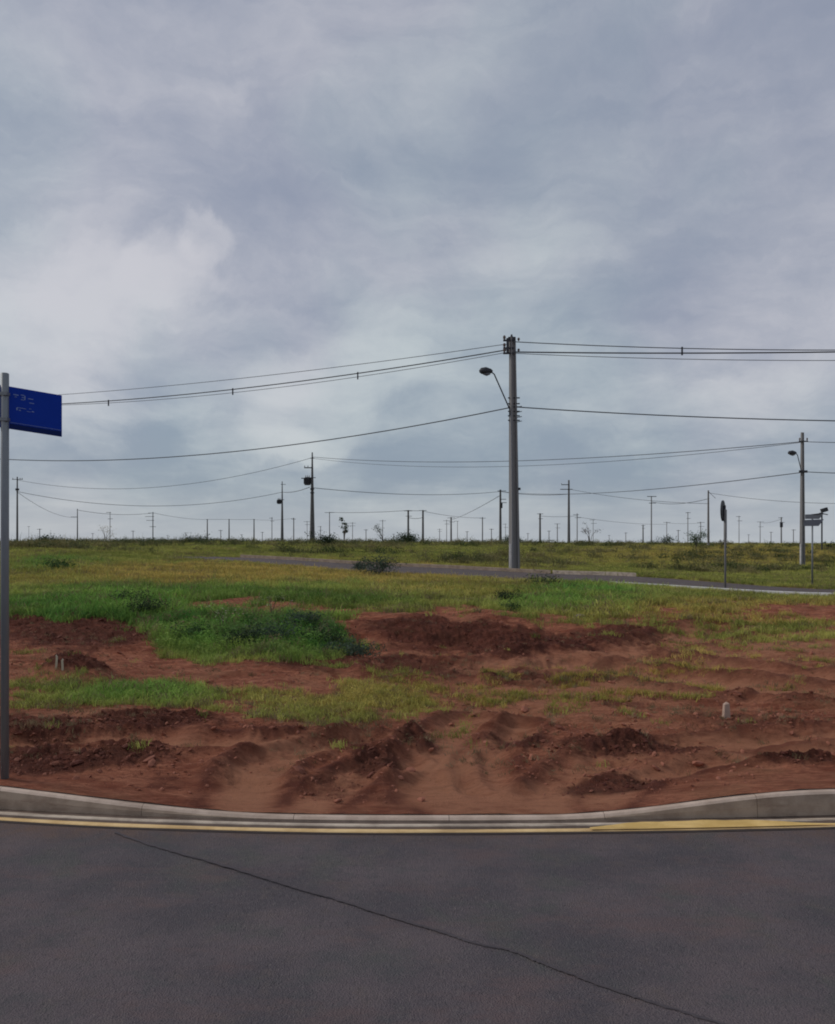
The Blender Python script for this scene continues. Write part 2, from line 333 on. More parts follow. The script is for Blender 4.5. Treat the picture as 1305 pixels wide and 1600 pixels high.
def ground_mat():
    m, t = new_mat('red_earth_and_grass'); p = pos(t)
    at = lambda k: t.n('ShaderNodeAttribute', attribute_name=k).outputs['Fac']
    n1 = t.noise(p, 1.4, 6, .6).outputs[0]; n2 = t.noise(p, 7, 6, .65).outputs[0]; n3 = t.noise(p, 38, 5, .8).outputs[0]
    st = t.n('ShaderNodeMapping', {0: p, 3: (1.0, 3.2, 1.0)}).outputs[0]
    n4 = t.noise(st, 2.2, 6, .68, .4).outputs[0]
    far = t.noise(t.n('ShaderNodeMapping', {0: p, 3: (.25, 1.0, 1.0)}).outputs[0], .35, 6, .7).outputs[0]
    dry = t.mix(t.ramp(n4, .36, .66), C4(.32, .098, .056), C4(.64, .255, .150))
    n5 = t.noise(st, 14, 6, .8, .3).outputs[0]
    dry = t.mix(t.ramp(n5, .52, .40, 0, .55), dry, C4(.17, .055, .036)); dry = t.mix(t.ramp(n5, .56, .70, 0, .5), dry, C4(.55, .27, .18))
    dry = t.mix(t.ramp(n2, .45, .75, 0, .4), dry, C4(.42, .160, .098))
    dry = t.mix(t.ramp(n1, .5, .72, 0, .55), dry, C4(.42, .21, .115))
    dk2 = t.noise(t.n('ShaderNodeMapping', {0: p, 3: (.8, 3.0, 1.0)}).outputs[0], 1.3, 7, .7, .6).outputs[0]
    dry = t.mix(t.ramp(dk2, .56, .66, 0, .8), dry, C4(.18, .056, .036))
    dry = t.mix(t.m('MULTIPLY', at('tan'), t.ramp(n4, .3, .6, .35, .85)), dry, t.mix(n2, C4(.50, .215, .120), C4(.66, .32, .185)))
    dry = t.mix(t.m('MULTIPLY', at('track'), t.ramp(t.noise(st, 5, 7, .75, .5).outputs[0], .36, .60, .35, .9)), dry, C4(.62, .28, .165))
    dry = t.mix(t.m('MULTIPLY', at('rim'), t.ramp(n2, .35, .6, .25, .8)), dry, C4(.16, .052, .036))
    dark_soil = t.mix(t.ramp(n2, .35, .7), C4(.062, .020, .015), C4(.20, .065, .045))  # darker soil tone for the dark patches
    dk = t.ramp(t.m('ADD', at('dark'), t.m('MULTIPLY_ADD', n2, 1.0, -.5)), .25, .75)
    soil = t.mix(t.m('MULTIPLY', dk, .85), dry, dark_soil)
    soil = t.mix(t.ramp(n3, .56, .72, 0, .55), soil, C4(.42, .21, .15))
    soil = t.mix(t.ramp(n3, .44, .30, 0, .45), soil, C4(.14, .05, .035))
    g1 = t.mix(t.ramp(n2, .35, .65), C4(.095, .115, .032), C4(.220, .220, .070))
    g1 = t.mix(t.m('MULTIPLY', at('lush'), .75), g1, t.mix(n2, C4(.045, .095, .022), C4(.125, .210, .05)))
    yl = t.m('MULTIPLY', at('yel'), t.ramp(n1, .3, .6, .4, 1.0))
    g1 = t.mix(yl, g1, t.mix(n4, C4(.22, .165, .045), C4(.34, .25, .075)))
    g1 = t.mix(t.ramp(far, .45, .68, 0, .75), g1, C4(.230, .180, .075))
    g1 = t.mix(t.ramp(far, .42, .30, 0, .6), g1, C4(.065, .070, .030))
    gm = t.ramp(t.m('ADD', at('grass'), t.m('ADD', t.m('MULTIPLY_ADD', n2, .9, -.45), t.m('MULTIPLY_ADD', n3, .5, -.25))), .46, 1.05)
    c = t.mix(t.m('MULTIPLY', gm, .85), soil, g1)
    h = t.m('ADD', t.m('MULTIPLY', n3, .5), t.m('ADD', n2, t.noise(p, 160, 3, .7).outputs[0]))
    finish(t, c, .96, h, 1.0, .045, spec=.12)
    return m
def asphalt_mat(name='asphalt', far=False):
    m, t = new_mat(name); p = pos(t)
    a = t.noise(p, 1.1, 5, .6).outputs[0]; b = t.noise(p, 6, 5, .65).outputs[0]; g = t.noise(p, 150, 3, .7).outputs[0]; g2 = t.noise(p, 420, 2, .6).outputs[0]
    vr = t.n('ShaderNodeTexVoronoi', {'Vector': p, 'Scale': 130.0}); 
    c = t.mix(t.ramp(a, .38, .62), C4(.090, .078, .088), C4(.132, .106, .114))
    e = t.noise(t.n('ShaderNodeMapping', {0: p, 1: (5, 3, 0)}).outputs[0], 1.7, 5, .65).outputs[0]; c = t.mix(t.ramp(e, .52, .68, 0, .6), c, C4(.096, .098, .088))
    c = t.mix(t.ramp(b, .50, .75, 0, .55), c, C4(.135, .106, .098))
    c = t.mix(t.ramp(b, .48, .28, 0, .5), c, C4(.080, .080, .084))
    sc_ = t.noise(t.n('ShaderNodeMapping', {0: p, 3: (1.0, .5, 1.0)}).outputs[0], 55, 4, .75).outputs[0]; c = t.mix(t.ramp(sc_, .55, .72, 0, .55), c, C4(.19, .165, .155)); c = t.mix(t.ramp(sc_, .46, .30, 0, .6), c, C4(.045, .042, .046))
    c = t.mix(t.ramp(g, .58, .74, 0, .75), c, C4(.25, .225, .215))
    c = t.mix(t.ramp(g, .42, .28, 0, .8), c, C4(.028, .026, .030))
    sp = t.noise(p, 28, 3, .8).outputs[0]
    c = t.mix(t.ramp(sp, .68, .76, 0, .8), c, C4(.21, .18, .16))
    rd = t.noise(t.n('ShaderNodeMapping', {0: p, 1: (2, 9, 0), 3: (.7, 1.6, 1)}).outputs[0], 1.5, 6, .7).outputs[0]; c = t.mix(t.ramp(rd, .50, .66, 0, .5), c, C4(.150, .100, .098)); c = t.mix(t.ramp(rd, .46, .34, 0, .4), c, C4(.078, .084, .086))
    if not far:                                      # red dust washed off the lot lies along the gutter
        y = t.n('ShaderNodeSeparateXYZ', {0: p}).outputs[1]
        du = t.m('MULTIPLY', t.ramp(y, 4.55, 4.95, 0, 1), t.ramp(b, .35, .65, .2, .7))
        c = t.mix(du, c, C4(.15, .095, .07))
    else: c = t.mix(t.ramp(b, .4, .7, .2, .85), c, C4(.115, .088, .072))
    h = t.m('ADD', t.m('MULTIPLY', g, 1.0), t.m('MULTIPLY', vr.outputs[0], .8))
    finish(t, c, .9, h, .9, .008, spec=.2)
    return m
def kerb_mat(name, c0, c1, dirt=.5):
    m, t = new_mat(name); p = pos(t)
    b = t.noise(p, 5, 6, .65).outputs[0]; g = t.noise(p, 120, 3, .7).outputs[0]
    s = t.noise(t.n('ShaderNodeMapping', {0: p, 3: (1.0, 8.0, 8.0)}).outputs[0], 2.5, 5, .7).outputs[0]
    c = t.mix(t.ramp(b, .35, .65), C4(*c0), C4(*c1))
    c = t.mix(t.ramp(s, .5, .7, 0, dirt), c, C4(.17, .10, .07))
    c = t.mix(t.ramp(g, .4, .25, 0, .5), c, C4(.08, .07, .06))
    finish(t, c, .9, g, .35, .004, spec=.2)
    return m
M = {}
M['ground'] = ground_mat(); M['asphalt'] = asphalt_mat(); M['street'] = asphalt_mat('street_asphalt', True)
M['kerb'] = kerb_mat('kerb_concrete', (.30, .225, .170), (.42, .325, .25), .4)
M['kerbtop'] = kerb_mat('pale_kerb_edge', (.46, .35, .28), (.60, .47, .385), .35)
M['yellow'] = kerb_mat('worn_yellow_paint', (.62, .41, .19), (.78, .55, .28), .3)
M['yellow2'] = kerb_mat('thick_yellow_paint', (.58, .38, .13), (.74, .51, .20), .3)
M['concdark'] = kerb_mat('dark_brown_concrete', (.085, .062, .052), (.15, .11, .09), .5)  # dark brown concrete for the darker bands of the gutter
M['gutter'] = kerb_mat('gutter_concrete', (.38, .31, .25), (.60, .50, .40), .6)
M['joint'] = simple('dark_grit', (.05, .038, .035), .95, .5, 30)
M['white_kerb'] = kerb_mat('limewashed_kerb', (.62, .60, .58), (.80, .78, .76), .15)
M['tar'] = simple('tar_seam', (.068, .058, .065), .9, .4, 40)
M['conc'] = simple('pole_concrete', (.215, .210, .212), .85, .22, 3.0, stretch=(1, 1, .3), bump=.3)
M['concfar'] = simple('weathered_pole_concrete', (.15, .15, .155), .85, .2, 3.0, stretch=(1, 1, .3))
M['concpale'] = simple('haze_pale_concrete', (.30, .31, .33), .85, .2, 3.0)  # distance haze put into the colour: paler grey for the far poles
M['galv'] = simple('galvanised_steel', (.22, .235, .25), .55, .2, 9, metal=.5, spec=.4, stretch=(1, 1, .15), bump=.05)
M['darkmetal'] = simple('dark_steel', (.05, .052, .06), .6, .3, 12, metal=.3)
M['wire'] = simple('cable_rubber', (.075, .078, .09), .7, .2, 5)
M['porc'] = simple('glazed_insulator', (.12, .085, .075), .3, .2, 20, spec=.5, bump=0)
M['blue'] = simple('blue_enamel', (.004, .036, .33), .5, .12, 3, spec=.12, bump=.02)
M['dkblue'] = simple('dark_blue_enamel', (.004, .016, .100), .5, .12, 3, spec=.12, bump=.02)
M['signwhite'] = simple('faded_white_print', (.20, .27, .48), .5, .3, 40, bump=0)
M['signback'] = simple('grey_sign_back', (.17, .18, .21), .6, .15, 8, metal=.2)
M['pale'] = simple('pale_painted_wood', (.50, .44, .33), .85, .2, 12)
M['marker'] = simple('mud_splashed_concrete', (.42, .30, .24), .9, .3, 20)
M['bark'] = simple('twig_bark', (.075, .060, .045), .9, .3, 20)
M['stone'] = simple('grey_stone', (.24, .19, .16), .9, .3, 6, bump=.4)
def leaf_mat(name, tint=True, c=(.06, .11, .035)):
    m, t = new_mat(name)
    if tint: cc = t.n('ShaderNodeAttribute', attribute_type='INSTANCER', attribute_name='tint').outputs['Color']
    else:
        n = t.noise(objco(t), 9, 3).outputs[0]; cc = t.mix(t.ramp(n, .35, .65), C4(c[0] * .55, c[1] * .6, c[2] * .6), C4(*[a * 1.35 for a in c]))
    b = t.n('ShaderNodeBsdfPrincipled', {'Base Color': cc, 'Roughness': .7}); b.inputs['Specular IOR Level'].default_value = .15
    tr = t.n('ShaderNodeBsdfTranslucent', {0: cc})
    mx = t.n('ShaderNodeMixShader', {0: .25, 1: b.outputs[0], 2: tr.outputs[0]})
    t.n('ShaderNodeOutputMaterial', {0: mx}); return m
M['blade'] = leaf_mat('grass_blade'); M['clodmat'] = leaf_mat('clod_earth')
M['leaf'] = leaf_mat('weed_leaf', False, (.055, .105, .035)); M['leafblue'] = leaf_mat('dusty_leaf', False, (.060, .085, .060)); M['leafdark'] = leaf_mat('dark_leaf', False, (.035, .055, .026))

# ------------------------------------------------------------------ ground sheet
uu = np.concatenate([np.linspace(-1.5, -.62, 60)[:-1], np.linspace(-.62, .62, 760), np.linspace(.62, 1.5, 60)[1:]])
bb = np.concatenate([np.exp(np.linspace(math.log(5.06), math.log(30), 520))[:-1], np.exp(np.linspace(math.log(30), math.log(150), 170))[:-1], np.exp(np.linspace(math.log(150), math.log(4200), 45))])
U, B = np.meshgrid(uu, bb)
X0 = U * B; dst = B + kcurve(X0) * np.exp(-(B - 5) / 2.0) + .14 * (kerb_h(X0) > .06) * 0 + (ss(.03, .12, kerb_h(X0)) * .0) * np.exp(-(B - 5) / 1.0)
Z, AT = terrain(X0, dst)
Z = np.where(dst > 400, Z - .0 * dst, Z)
tag(grid_object('ground', X0, dst, Z, M['ground'], AT), kind='structure')

# near road with crown, running left to right in front of the lot and under the camera
xs = np.linspace(-60, 60, 481); rows = np.concatenate([[-34.0, -20, -8, -4, -1], np.linspace(0, 1, 30)])
XX = np.tile(xs, (len(rows), 1)); YY = np.zeros_like(XX)
fr = 4.83 + kcurve(xs)
for i, r_ in enumerate(rows): YY[i] = r_ if r_ < 0 else r_ * fr
ZZ = .006 * fbm(XX * .8, YY * .8, 3) * np.clip((fr[None, :] - YY) / .5, 0, 1)
tag(grid_object('road', XX, YY, ZZ, M['asphalt']), kind='structure')
q = MB(); q.add([(-900, -900, -.05), (900, -900, -.05), (900, -33.9, -.05), (-900, -33.9, -.05)], [(0, 1, 2, 3)]); 
tag(q.build('field_behind', M['ground']), kind='structure')

# gutter and kerb: cross-section swept along the kerb curve
def strip(name, m, sections, x0, x1, n, parent=None):
    xs_ = np.linspace(x0, x1, n); P = [[(x,) + s(x) for s in sections] for x in xs_]
    a = np.array(P, dtype=float)
    return grid_object(name, a[:, :, 0].T, a[:, :, 1].T, a[:, :, 2].T, m)
kc = lambda x: float(kcurve(np.array(x))); kh = lambda x: float(kerb_h(np.array(float(x))))
def wob(x, k, a): return a * float(fbm(np.array([x * 1.3 + k]), np.array([k * 3.1]), 3)[0])
gut = empty('gutter', (0, 0, 0)); tag(gut, kind='structure')
def sec(off, z, k=0.0, a=0.006): return lambda x: (4.83 + kc(x) + off + wob(x, k, a), z)
def gw(x):    # the pan narrows and widens along its length
    return 1.0
for nm, m, o0, o1, z0, z1 in (('grit_line', M['joint'], -.035, -.006, .003, .006), ('yellow_line', M['yellow'], -.010, .038, .008, .010), ('gutter_pan', M['concdark'], .038, .078, .009, .011),
                              ('pale_line', M['gutter'], .078, .118, .015, .016), ('dark_line', M['joint'], .118, .132, .008, .008), ('gutter_back', M['concdark'], .132, .173, .010, .012)):
    o = strip(nm, m, [sec(o0 - .002, z0 - .03, o0 * 50), sec(o0, z0, o0 * 50), sec(o1 - .001, z1, o1 * 50), sec(o1, z1 - .03, o1 * 50)], -14, 14, 420); o.parent = gut
wide = strip('yellow_patch', M['yellow2'], [lambda x: (4.83 + kc(x) + .0, .0165), lambda x: (4.83 + kc(x) + .012 + .115 * math.exp(-((x - 1.75) / .60) ** 4) * (1 + .3 * wob(x * 3, 4, 1)), .0185)], 1.05, 2.6, 60); wide.parent = gut

kerb = empty('kerb', (0, 0, 0)); tag(kerb, kind='structure')
L0 = 0.98
for i in range(-9, 10):
    xa, xb = i * L0 + .20, (i + 1) * L0 + .20 - .003; n = 12
    vs_, fs = [], []
    for j in range(n):
        x = xa + (xb - xa) * j / (n - 1); yb = 4.83 + kc(x) + .172; h = kh(x); bw = .135
        ring = [(x, yb, -.05), (x, yb + .004, h * .55), (x, yb + .012, h - .016), (x, yb + .024, h - .004), (x, yb + .034, h), (x, yb + bw, h + .002), (x, yb + bw, -.05)]
        vs_ += ring
    K = 7
    for j in range(n - 1):
        for k in range(K - 1): fs.append((j * K + k, (j + 1) * K + k, (j + 1) * K + k + 1, j * K + k + 1))
    fs += [tuple(range(K)), tuple(range((n - 1) * K, n * K))]
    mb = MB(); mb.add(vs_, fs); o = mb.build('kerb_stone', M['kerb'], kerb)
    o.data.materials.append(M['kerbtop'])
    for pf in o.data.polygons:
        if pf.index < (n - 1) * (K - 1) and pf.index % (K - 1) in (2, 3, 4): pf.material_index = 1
# tar seam in the asphalt
seam = [(180, 1302), (250, 1326), (345, 1352), (440, 1382), (530, 1408), (620, 1437), (690, 1458), (745, 1476), (800, 1487), (850, 1507), (905, 1528), (1000, 1562), (1130, 1602), (1300, 1655)]
sp = smooth_pts([((a - CX) / F * (F * CAMH / (b - HY)), F * CAMH / (b - HY)) for a, b in seam], 14)
vs_, fs = [], []; rnd = random.Random(5)
for i, p in enumerate(sp):
    a = Vector(sp[max(i - 1, 0)]); b = Vector(sp[min(i + 1, len(sp) - 1)]); d = (b - a).normalized(); nn = Vector((-d.y, d.x))
    w = .0050 + .005 * rnd.random() + .006 * max(0, wob(i * .15, 3, 1)); jj = rnd.uniform(-.003, .003)
    for s_, zz in ((-1, .0), (-.6, .003), (.6, .003), (1, .0)): vs_.append((p[0] + nn.x * (w * s_ + jj), p[1] + nn.y * (w * s_ + jj), zz + .0045))
for i in range(len(sp) - 1):
    for k in range(3): fs.append((i * 4 + k, i * 4 + k + 1, i * 4 + 5 + k, i * 4 + 4 + k))
mb = MB(); mb.add(vs_, fs); tag(mb.build('tar_seam', M['tar']), kind='structure')

# the far street, with kerbs
xs = np.linspace(-15, 45, 300); ed = lambda x, o: 25.4 - .62 * (x - 4) + .5 * np.sin(x * .13) + o
def sz(x, d): return base(x, d) 
offs = np.linspace(.0, STW, 14)
XX = np.tile(xs, (len(offs), 1)); YY = np.array([ed(xs, o) for o in offs]); ok = xs
ZZ = base(XX, YY) - .02 + .0 * XX
tag(grid_object('far_street', XX, YY, ZZ, M['street']), kind='structure')
def street_kerb(x0, x1, off, name, m):
    n = 60; vs_, fs = [], []
    for j in range(n):
        x = x0 + (x1 - x0) * j / (n - 1); d = float(ed(x, off)); z = float(base(np.array([x]), np.array([d]))[0])
        vs_ += [(x, d, z - .15), (x, d + .01, z + .115), (x, d + .15, z + .12), (x, d + .15, z - .15)]
    for j in range(n - 1):
        for k in range(3): fs.append((j * 4 + k, (j + 1) * 4 + k, (j + 1) * 4 + k + 1, j * 4 + k + 1))
    mb = MB(); mb.add(vs_, fs + [(0, 1, 2, 3), (n * 4 - 4, n * 4 - 3, n * 4 - 2, n * 4 - 1)]); return tag(mb.build(name, m), kind='structure')
street_kerb(5.9, 22, -.16, 'near_side_kerb', M['white_kerb'])
street_kerb(5.5, 8.4, STW, 'far_side_kerb', M['gutter'])
street_kerb(-9, 5.4, STW, 'dusty_far_kerb', M['kerb'])

# ------------------------------------------------------------------ grass, weeds, clods (uncountable)
lib = bpy.data.collections.new('tufts')
def lib_obj(name, mb, m):
    me = bpy.data.meshes.new(name); me.from_pydata(mb.v, [], mb.f); me.update(); me.materials.append(m)
    o = bpy.data.objects.new(name, me); return o
def blade(mb, r, h, w, spread, bend):
    a = r.uniform(0, 6.283); bx, by = r.gauss(0, spread), r.gauss(0, spread); dx, dy = math.cos(a), math.sin(a)
    f = r.uniform(0, 6.283); fx, fy = math.cos(f) * w / 2, math.sin(f) * w / 2
    x1, y1, z1 = bx + dx * bend * .25, by + dy * bend * .25, h * .6; x2, y2, z2 = bx + dx * bend, by + dy * bend, h * r.uniform(.8, 1.0)
    mb.add([(bx - fx, by - fy, -.01), (bx + fx, by + fy, -.01), (x1 + fx * .8, y1 + fy * .8, z1), (x1 - fx * .8, y1 - fy * .8, z1), (x2, y2, z2)], [(0, 1, 2, 3), (3, 2, 4)])
def leafq(mb, c, r, s):
    a = Vector((r.gauss(0, 1), r.gauss(0, 1), r.gauss(0, .6) + .3)).normalized(); b = a.cross(Vector((r.gauss(0, 1), r.gauss(0, 1), r.gauss(0, 1)))).normalized()
    c = Vector(c); mb.add([c - a * s, c + b * s * .42, c + a * s, c - b * s * .42], [(0, 1, 2, 3)])
def make_lib(cname, objs):
    c = bpy.data.collections.new(cname)
    for o in objs: c.objects.link(o)
    return c
r = random.Random(3); short = []
for k in range(5):
    mb = MB()
    for i in range(20): blade(mb, r, r.uniform(.04, .10), .006, .05, r.uniform(.01, .07))
    short.append(lib_obj('short_tuft', mb, M['blade']))
weeds = []
for k in range(5):
    mb = MB()
    for i in range(22): blade(mb, r, r.uniform(.14, .34), .009, .06, r.uniform(.03, .2))
    for i in range(60 if k > 1 else 10):
        h = r.uniform(.03, .28); rr = .12 * (1 - h / .4); leafq(mb, (r.gauss(0, rr), r.gauss(0, rr), h), r, r.uniform(.012, .03))
    weeds.append(lib_obj('weed_tuft', mb, M['blade']))
clods = []
for k in range(4):
    import bmesh
    bm = bmesh.new(); bmesh.ops.create_icosphere(bm, subdivisions=1 if k else 2, radius=.5)
    for v in bm.verts: v.co = Vector((v.co.x * 1.2, v.co.y, v.co.z * .65)) * r.uniform(.7, 1.25)
    me = bpy.data.meshes.new('clod'); bm.to_mesh(me); bm.free(); me.materials.append(M['clodmat']); clods.append(bpy.data.objects.new('clod', me))
def scatter(name, P, S, T, lib_, maxtilt=.25, seed=1):
    n = len(P); rg = np.random.RandomState(seed)
    me = bpy.data.meshes.new(name); me.vertices.add(n); me.vertices.foreach_set('co', P.astype(np.float32).ravel())
    def attr(k, typ, dt, f): a = me.attributes.new(k, typ, 'POINT'); a.data.foreach_set(f, dt.ravel())
    attr('rot', 'FLOAT_VECTOR', np.stack([rg.normal(0, maxtilt, n), rg.normal(0, maxtilt, n), rg.rand(n) * 6.283], -1).astype(np.float32), 'vector')
    attr('scl', 'FLOAT_VECTOR', S.astype(np.float32), 'vector')
    attr('tint', 'FLOAT_COLOR', np.concatenate([T, np.ones((n, 1))], 1).astype(np.float32), 'color')
    o = bpy.data.objects.new(name, me); col.objects.link(o)
    g = bpy.data.node_groups.new(name, 'GeometryNodeTree')
    g.interface.new_socket('Geometry', in_out='INPUT', socket_type='NodeSocketGeometry'); g.interface.new_socket('Geometry', in_out='OUTPUT', socket_type='NodeSocketGeometry')
    t = NT(g); gi = t.n('NodeGroupInput'); go = t.n('NodeGroupOutput')
    ci = t.n('GeometryNodeCollectionInfo'); ci.inputs[0].default_value = lib_; ci.inputs['Separate Children'].default_value = True; ci.inputs['Reset Children'].default_value = True
    na = t.n('GeometryNodeInputNamedAttribute', data_type='FLOAT_VECTOR'); na.inputs[0].default_value = 'rot'
    nb = t.n('GeometryNodeInputNamedAttribute', data_type='FLOAT_VECTOR'); nb.inputs[0].default_value = 'scl'
    ri = t.n('FunctionNodeRandomValue', data_type='INT'); ri.inputs['Min'].default_value = 0; ri.inputs['Max'].default_value = len(lib_.objects) - 1
    io = t.n('GeometryNodeInstanceOnPoints'); t.t.links.new(gi.outputs[0], io.inputs['Points']); t.t.links.new(ci.outputs[0], io.inputs['Instance'])
    io.inputs['Pick Instance'].default_value = True
    e2r = t.n('FunctionNodeEulerToRotation'); t.t.links.new(na.outputs[0], e2r.inputs[0]); t.t.links.new(e2r.outputs[0], io.inputs['Rotation'])
    t.t.links.new(nb.outputs[0], io.inputs['Scale']); t.t.links.new(ri.outputs[2], io.inputs['Instance Index'])
    t.t.links.new(io.outputs[0], go.inputs[0])
    md = o.modifiers.new('scatter', 'NODES'); md.node_group = g
    o['kind'] = 'stuff'
    return o
rg = np.random.RandomState(8)
def cand(n, d0, d1, p=1.0, umax=.75):
    u = rg.uniform(-umax, umax, n); d = np.exp(math.log(d0) + (math.log(d1) - math.log(d0)) * rg.rand(n) ** p)
    return u * d, d
def mixc(a, b, f): return np.array(a)[None] * (1 - f[:, None]) + np.array(b)[None] * f[:, None]
def green_tint(A, X, d, n):
    t = np.clip(.5 + fbm(X * .25, d * .9, 4) * 1.3 + rg.normal(0, .25, n), 0, 1)
    T = mixc((.150, .190, .042), (.385, .385, .098), t)
    l = np.clip(A['lush'], 0, 1)[:, None]; tl = mixc((.060, .170, .034), (.200, .370, .070), t); T = T * (1 - l) + tl * l
    y = (np.clip(A['yel'] * 1.25 + .35 * fbm(X * .12 + 9, d * .35, 4) + .05, 0, 1) * np.clip(.75 + rg.normal(0, .35, n), 0, 1))[:, None]; ty = mixc((.36, .26, .060), (.60, .43, .13), t); T = T * (1 - y) + ty * y
    brown = (rg.rand(n) < np.clip(.10 + .6 * fbm(X * .2 + 70, d * .7, 4), .05, .6))[:, None]; T = np.where(brown, np.array([[.20, .15, .085]]), T)
    return T * rg.uniform(.8, 1.5, (n, 1))
# short grass
X, d = cand(500000, 6.0, 230, .92, .88); Zt, A = terrain(X, d)
keep = (rg.rand(len(X)) < np.clip(A['grass'] * 1.1 - .34 + 1.25 * fbm(X * 1.5, d * 2.0, 5, .6) + .30 * ss(18, 30, d), 0, 1) * (.75 + .25 * ss(10, 20, d))) & (A['bed'] < .15 + .7 * (perlin(X * 1.1, d * 1.1) > .1))
X, d, Zt = X[keep], d[keep], Zt[keep]; A = {k: v[keep] for k, v in A.items()}; n = len(X)
s = (1.0 + np.minimum(d, 60) / 30 + np.maximum(d - 60, 0) / 45) * rg.uniform(.6, 1.3, n) * (.75 + .5 * np.clip(A['lush'], 0, 1)) * (.68 + .32 * ss(11, 14, d))
S = np.stack([s * 1.25, s * 1.25, s * np.where(d > 30, .8, 1.0) * np.where(d > 80, .6, 1.0)], -1)
scatter('grass', np.stack([X, d, Zt], -1), S, green_tint(A, X, d, n), make_lib('short_tufts', short), .2, 2)
print('grass tufts', n)
# dry wisps on bare earth
X, d = cand(26000, 5.8, 22, .9); Zt, A = terrain(X, d)
keep = rg.rand(len(X)) < np.clip(.10 + .55 * fbm(X * .8 + 40, d * 1.0, 3) + .3 * A['grass'], 0, .6); X, d, Zt = X[keep], d[keep], Zt[keep]; n = len(X)
T = mixc((.13, .10, .05), (.34, .25, .15), rg.rand(n)); s = rg.uniform(.25, .75, n)
scatter('dry_grass', np.stack([X, d, Zt], -1), np.stack([s, s, s * .8], -1), T, make_lib('dry_tufts', short), .4, 3)
# taller weeds where the lot is lush
X, d = cand(90000, 7, 40, 1.0); Zt, A = terrain(X, d); u = px_at(X, d); v = HY + F * (CAMH - base(X, d)) / d
core = patch(u, v, [(330, 990, 90, 34, 1.0), (450, 1002, 115, 34, 1.1), (210, 950, 60, 12, .7), (60, 940, 70, 14, .6), (860, 935, 70, 18, .7), (960, 942, 60, 12, .6), (95, 888, 40, 10, .6), (200, 1092, 80, 8, .35), (590, 1095, 40, 8, .2), (540, 935, 200, 10, .25)], X, d)
keep = (rg.rand(len(X)) < np.clip(core - .1 + .4 * fbm(X * 1.3, d * 1.3, 4, .6) * 1.6 * (core > .1), 0, 1) * .45) & (A['bed'] < .1)
X, d, Zt, core = X[keep], d[keep], Zt[keep], core[keep]; u = u[keep]; v = v[keep]; A = {k: q_[keep] for k, q_ in A.items()}; n = len(X)
T = green_tint(A, X, d, n); dk = patch(u, v, [(450, 1000, 130, 36, 1.0)], X, d)[:, None]; dk = dk * (perlin(X * 1.4 + 8, d * 1.4)[:, None] > -.15); T = T * (1 - dk * .4) + mixc((.045, .070, .045), (.15, .15, .11), rg.rand(n)) * dk * .4  # inner shadow of the clump painted into the tint, dark and bluish
s = .8 * rg.uniform(.45, 1.0, n) * (.55 + .5 * np.clip(core, 0, 1)) * (1 + d / 60)
scatter('weeds', np.stack([X, d, Zt], -1), np.stack([s * 1.1, s * 1.1, s], -1), T, make_lib('weed_tufts', weeds), .2, 4)
print('weeds', n)
X, d = cand(60000, 34, 150, 1.0); Zt, A = terrain(X, d)
keep = (rg.rand(len(X)) < np.clip(1.9 * fbm(X * .13 + 5, d * .30, 4, .6) - .22, 0, .6)) & (A['bed'] < .1); X, d, Zt = X[keep], d[keep], Zt[keep]; A = {k: q_[keep] for k, q_ in A.items()}; n = len(X)
s = rg.uniform(.5, 1.5, n) * (1 + d / 90); T = mixc((.055, .080, .028), (.26, .22, .10), np.clip(.4 + fbm(X * .1, d * .3, 3) + rg.normal(0, .25, n), 0, 1))
scatter('rough_verge', np.stack([X, d, Zt], -1), np.stack([s * 1.6, s * 1.6, s * .8], -1), T, make_lib('verge_tufts', weeds), .3, 6)
print('verge', n)
# clods of earth
X, d = cand(150000, 5.25, 20, .8); Zt, A = terrain(X, d)
keep = rg.rand(len(X)) < np.clip((.12 - .12 * A['track'] + A['dark'] * .45 + .3 * fbm(X * 1.2 + 7, d * 1.6, 3)) * (1.1 - np.clip(A['grass'], 0, 1)), 0, 1); keep &= d > 5.25 + kcurve(X)
X, d, Zt = X[keep], d[keep], Zt[keep]; n = len(X); A = {k: v[keep] for k, v in A.items()}
s = np.clip(rg.lognormal(-4.55, .62, n), .004, .085); T = mixc((.42, .17, .11), (.13, .042, .030), np.clip(A['dark'] + rg.normal(0, .25, n), 0, 1)); 
scatter('soil_clods', np.stack([X, d, Zt + s * .1], -1), np.stack([s * 1.2, s, s * .9], -1), T, make_lib('clods', clods), .5, 5)
print('clods', n)

# ------------------------------------------------------------------ poles
def solve_d(px, ytop, H):
    ds = np.exp(np.linspace(math.log(12), math.log(900), 5000)); Xs = (px - CX) / F * ds
    yy = HY - F * (base(Xs, ds) + H - CAMH) / ds
    i = int(np.argmax(yy >= ytop)); return float(ds[i])
def hsec(mb, z, w, t, dep):        # H outline ring, local x = across
    a, b = w / 2, dep / 2; c = t / 2; fl = w * .26
    return [(-a, -b, z), (-a + fl, -b, z), (-a + fl, -c, z), (a - fl, -c, z), (a - fl, -b, z), (a, -b, z), (a, b, z), (a - fl, b, z), (a - fl, c, z), (-a + fl, c, z), (-a + fl, b, z), (-a, b, z)]
def shaft(root, H, w0, w1, m, lean=0.0, name='shaft'):
    mb = MB(); zs = np.linspace(-.5, H, 7); vs_ = []
    for z in zs:
        f = (z + .5) / (H + .5); w = w0 + (w1 - w0) * f
        vs_ += [(x + lean * max(z, 0) / H, y, zz) for x, y, zz in hsec(mb, z, w, w * .30, w * .72)]
    fs = [(j * 12 + k, j * 12 + (k + 1) % 12, (j + 1) * 12 + (k + 1) % 12, (j + 1) * 12 + k) for j in range(6) for k in range(12)]
    fs += [tuple(range(12)), tuple(range(72, 84))]
    mb.add(vs_, fs); return mb.build(name, m, root)
